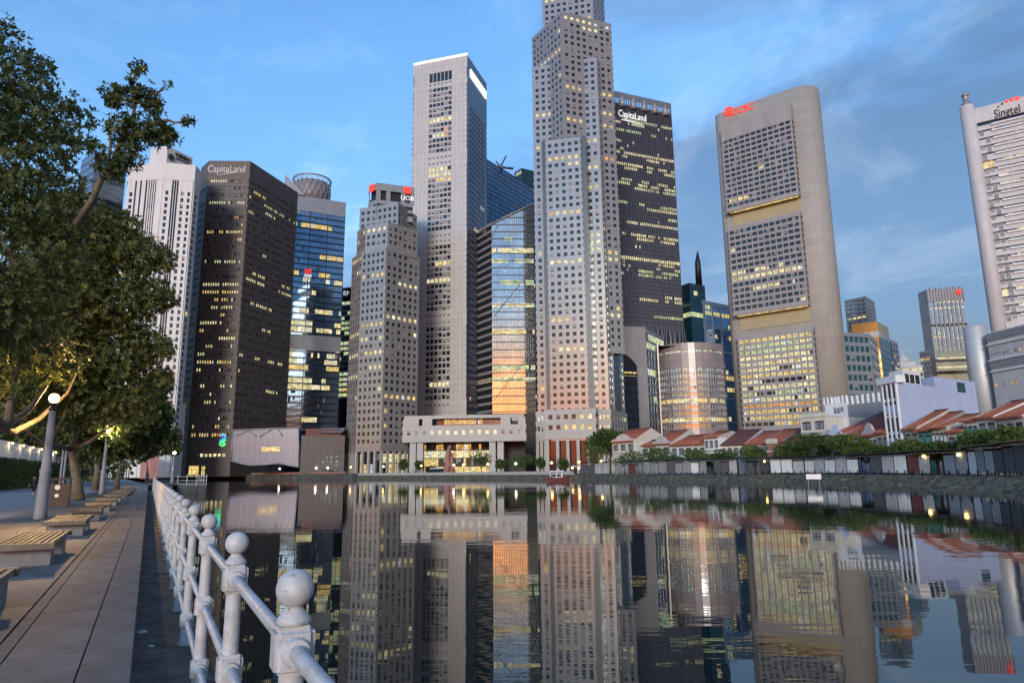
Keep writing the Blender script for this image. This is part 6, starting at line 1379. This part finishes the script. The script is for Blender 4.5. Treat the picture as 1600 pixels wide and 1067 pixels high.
# ---- litter bin
p = ST(45.0, -4.2); T = thing('litter_bin', 'dark brown litter bin with two pale round stickers beside the nearest lamp', 'bin', p)
def Lb(ds, dt, z): return p + Vector((WV.x * ds + NV.x * dt, WV.y * ds + NV.y * dt, z))
mb = MB(); mb.hexa([Lb(-.36, -.42, 0), Lb(-.36, .42, 0), Lb(.36, .42, 0), Lb(.36, -.42, 0)][::1], [Lb(-.40, -.46, 1.25), Lb(-.40, .46, 1.25), Lb(.40, .46, 1.25), Lb(.40, -.46, 1.25)]); mb.build('body', 'bin_brown', T)
mb = MB(); mb.hexa([Lb(-.44, -.5, 1.42), Lb(-.44, .5, 1.42), Lb(.44, .5, 1.42), Lb(.44, -.5, 1.42)], [Lb(-.36, -.42, 1.56), Lb(-.36, .42, 1.56), Lb(.36, .42, 1.56), Lb(.36, -.42, 1.56)]); mb.build('hood', 'bin_brown', T)
for ds in (-.36, .36):
    for dt in (-.4, .4): mb = MB(); mb.box(Lb(ds, dt, 1.24), .06, .06, .19, 0, ANG); mb.build('hood_post', 'dark_metal', T)
for z_, r_ in ((1.05, .13), (.62, .10)): mb = MB(); mb.tube([Lb(-.41 , -.12, z_), Lb(-.425, -.12, z_)], r_, 12); mb.build('sticker', 'paper', T)
for k, (px_, lab) in enumerate(((91, 'thin pole behind the litter bin'), (96, 'second thin pole just right behind the litter bin'))):
    q = at_z(px_, 775, 0); mb = MB(); mb.tube([q, q + Vector((0, 0, 4.2))], .09, 7); o = mb.build('sign_pole', 'lamp_concrete', org=tuple(q)); tag(o, lab + ', standing on the plaza', 'pole', 'thin poles behind the bin')

# ---- green wall with white hoarding and its lamps
h0, h1 = at_z(-60, 772, 0), at_z(100, 757, 0); hv = (h1 - h0); hn = Vector((-hv.y, hv.x, 0)).normalized(); hn = hn if hn.dot(h0) > 0 else -hn
zt = zpix((h0.lerp(h1, .5).x, h0.lerp(h1, .5).y), 720); T = thing('hedge', 'dark green clipped hedge wall across the plaza', 'hedge', h0.lerp(h1, .5))
mb = MB(); q = [h0, h1, h1 + hn * 1.5, h0 + hn * 1.5]; mb.hexa(q, [v + Vector((0, 0, zt)) for v in q]); mb.build('core', 'leaf_b', T)
mb = MB()
for _ in range(9000):
    c = h0.lerp(h1, rnd.random()) + Vector((0, 0, rnd.uniform(0, zt))) - hn * rnd.uniform(0, .2); a = Vector((rnd.gauss(0, 1), rnd.gauss(0, 1), rnd.gauss(0, 1))).normalized(); b = a.orthogonal().normalized(); L_ = rnd.uniform(.2, .4); mb.face([c, c + a * L_ * .5 + b * L_ * .3, c + a * L_, c + a * L_ * .5 - b * L_ * .3], rnd.choice((0, 1)))
mb.build('foliage', ['leaf_a', 'leaf_b'], T)
zw = zpix((h0.lerp(h1, .5).x, h0.lerp(h1, .5).y), 694); T = thing('hoarding', 'white hoarding with warm wall lamps above the green hedge', 'hoarding', h0.lerp(h1, .5) + hn * 2); q0, q1 = h0 + hn * 1.6, h1 - hv * .02 + hn * 1.6; npan = 9
for k in range(npan):
    a, b = q0.lerp(q1, (k + .004) / npan), q0.lerp(q1, (k + .996) / npan); mb = MB(); q = [a, b, b + hn * .2, a + hn * .2]; mb.hexa([v + Vector((0, 0, zt - .3)) for v in q], [v + Vector((0, 0, zw)) for v in q]); mb.build('panel', 'white_paint', T)
    if k >= 3: 
        c = a.lerp(b, .5) - hn * .35 + Vector((0, 0, zw - .35)); mb = MB(); mb.lathe(c, [(.05, 0), (.13, .06), (.13, .2), (.05, .26)], 8); mb.build('wall_lamp', 'lamp_yellow', T)
        li = bpy.data.lights.new('wall_lamp_light', 'POINT'); li.energy = 3.2 * LK * 8; li.color = (1, .75, .35); li.shadow_soft_size = .12; lo = bpy.data.objects.new('wall_lamp_light', li); COL.objects.link(lo); lo.parent = T; lo.location = c - Vector(ORG[T.name]) - Vector((0, 0, .25))
# background greenery beyond the hedge and a reddish site screen at the end of the benches
T = thing('background_grove', 'dim mass of trees beyond the hoarding', 'trees', at_z(80, 752, 0)); T['kind'] = 'stuff'; del T['category']; mb = MB()
blobs = [(tuple(at_y(x, y, 150)), r / FPX * 150, r / FPX * 150, r / FPX * 150) for x, y, r in ((0, 640, 60), (60, 660, 50), (110, 690, 40), (150, 705, 34), (190, 712, 28), (30, 600, 60), (-60, 640, 70), (130, 735, 20), (165, 738, 18))]
leaves(mb, blobs, 9000, 1.3, 3, .2); mb.build('foliage', ['leaf_b', 'leaf_b', 'leaf_a'], T)
a, b = at_z(218, 748, 0), at_z(246, 748, 0); T = thing('site_screen', 'rosy screen fence at the far end of the bench row', 'fence', a.lerp(b, .5)); v = b - a; zt = zpix((a.x, a.y), 708)
for k in range(8): mb = MB(); q0, q1 = a + v * ((k + .03) / 8), a + v * ((k + .9) / 8); mb.prism([(q0.x, q0.y), (q1.x, q1.y), (q1.x, q1.y + .1), (q0.x, q0.y + .1)], 0, zt); mb.build('panel', 'rosy_screen', T)

# ---- people
def person(label, p, heading, top, legs, h=1.72, stride=.32, lean=0.0, sit=False):
    f = Vector((math.cos(heading), math.sin(heading), 0)); s_ = Vector((-f.y, f.x, 0)); k = h / 1.72; J = {}; up = Vector((0, 0, 1))
    def V(fx, sy, z): return (f * fx + s_ * sy + up * z) * k
    J['pel'] = (V(0, 0, .95), .125); J['waist'] = (V(.01 + lean * .3, 0, 1.10), .12); J['chest'] = (V(.02 + lean * .7, 0, 1.32), .145); J['neck'] = (V(.03 + lean, 0, 1.47), .055); J['head'] = (V(.05 + lean, 0, 1.58), .085); J['crown'] = (V(.04 + lean, 0, 1.68), .075)
    E_ = [('pel', 'waist'), ('waist', 'chest'), ('chest', 'neck'), ('neck', 'head'), ('head', 'crown')]
    for sg, nm in ((1, 'l'), (-1, 'r')):
        st = stride * sg
        J['hip' + nm] = (V(0, .09 * sg, .90), .10); J['kn' + nm] = (V(st * .55 + .05, .1 * sg, .50), .062); J['an' + nm] = (V(st - (.08 if sg < 0 else 0), .1 * sg, .09 + (.06 if sg < 0 and stride else 0)), .042); J['to' + nm] = (V(st + .14, .11 * sg, .035 + (.0 if sg > 0 else .02)), .04)
        J['sh' + nm] = (V(.02 + lean * .8, .17 * sg, 1.40), .065); J['el' + nm] = (V(-st * .5 + lean * .5, .24 * sg, 1.13), .045); J['wr' + nm] = (V(-st * .5 + .16 + lean, .22 * sg, .94), .034); J['ha' + nm] = (V(-st * .5 + .22 + lean, .21 * sg, .86), .036)
        E_ += [('pel', 'hip' + nm), ('hip' + nm, 'kn' + nm), ('kn' + nm, 'an' + nm), ('an' + nm, 'to' + nm), ('chest', 'sh' + nm), ('sh' + nm, 'el' + nm), ('el' + nm, 'wr' + nm), ('wr' + nm, 'ha' + nm)]
    names = list(J); me = bpy.data.meshes.new('body'); me.from_pydata([J[n][0] for n in names], [(names.index(a), names.index(b)) for a, b in E_], []); o = bpy.data.objects.new('tmp_body', me); COL.objects.link(o)
    sk = o.modifiers.new('skin', 'SKIN'); sk.use_smooth_shade = True; lay = me.skin_vertices[0] if me.skin_vertices else None
    if lay is None:
        bm = bmesh.new(); bm.from_mesh(me); bm.verts.layers.skin.verify(); bm.to_mesh(me); bm.free(); lay = me.skin_vertices[0]
    for i_, n in enumerate(names): r_ = J[n][1] * k; lay.data[i_].radius = (r_, r_); lay.data[i_].use_root = (n == 'pel')
    sb = o.modifiers.new('sub', 'SUBSURF'); sb.levels = 1; sb.render_levels = 1; bpy.context.view_layer.update()
    m2 = bpy.data.meshes.new_from_object(o.evaluated_get(bpy.context.evaluated_depsgraph_get())); bpy.data.objects.remove(o)
    m2.materials.clear()
    for mm in ('skin', top, legs, 'cloth_black'): m2.materials.append(M[mm])
    for q in m2.polygons:
        z = q.center.z / k; q.use_smooth = True; r_ = abs(q.center.dot(s_)) / k
        q.material_index = 3 if z < .10 else 0 if z < .48 else 2 if z < .98 and r_ < .19 else 1 if z < 1.46 and not (r_ > .19 and z < 1.05) else 0
    T = thing('person', label, 'person', p); bo = bpy.data.objects.new('body', m2); COL.objects.link(bo); bo.parent = T
    mb = MB(); c = V(.035 + lean, 0, 1.62); mb.lathe(c, [(.098 * k, -.02), (.102 * k, .04), (.08 * k, .09), (.03 * k, .115)], 12); ho = mb.build('hair', 'cloth_black'); ho.parent = T
person('person in black shirt and shorts walking behind the nearest lamp post', at_z(51, 778, 0), math.atan2(WV.y, WV.x) + 2.9, 'cloth_black', 'cloth_black')
person('person in dark blue leaning by the railing near the landing stage', ST(100, -.2), ANG - 1.2, 'cloth_navy', 'cloth_navy', stride=.06, lean=.12)
# litter on the bare strip
for px_, py_, sz, lab in ((222, 988, .045, 'crumpled white paper on the bare strip below the railing'), (236, 1010, .03, 'small pale scrap on the bare strip nearer the camera')):
    q = at_z(px_, py_, LEDGE); bm = bmesh.new(); bmesh.ops.create_icosphere(bm, subdivisions=2, radius=sz)
    for v in bm.verts: v.co = Vector((v.co.x * 1.5 * rnd.uniform(.7, 1.3), v.co.y * rnd.uniform(.6, 1.3), max(-.005, v.co.z * .5 * rnd.uniform(.5, 1.3))))
    me = bpy.data.meshes.new('paper_scrap'); bm.to_mesh(me); bm.free(); me.materials.append(M['paper']); o = bpy.data.objects.new('paper_scrap', me); COL.objects.link(o); o.location = q + Vector((0, 0, .006)); tag(o, lab, 'litter')
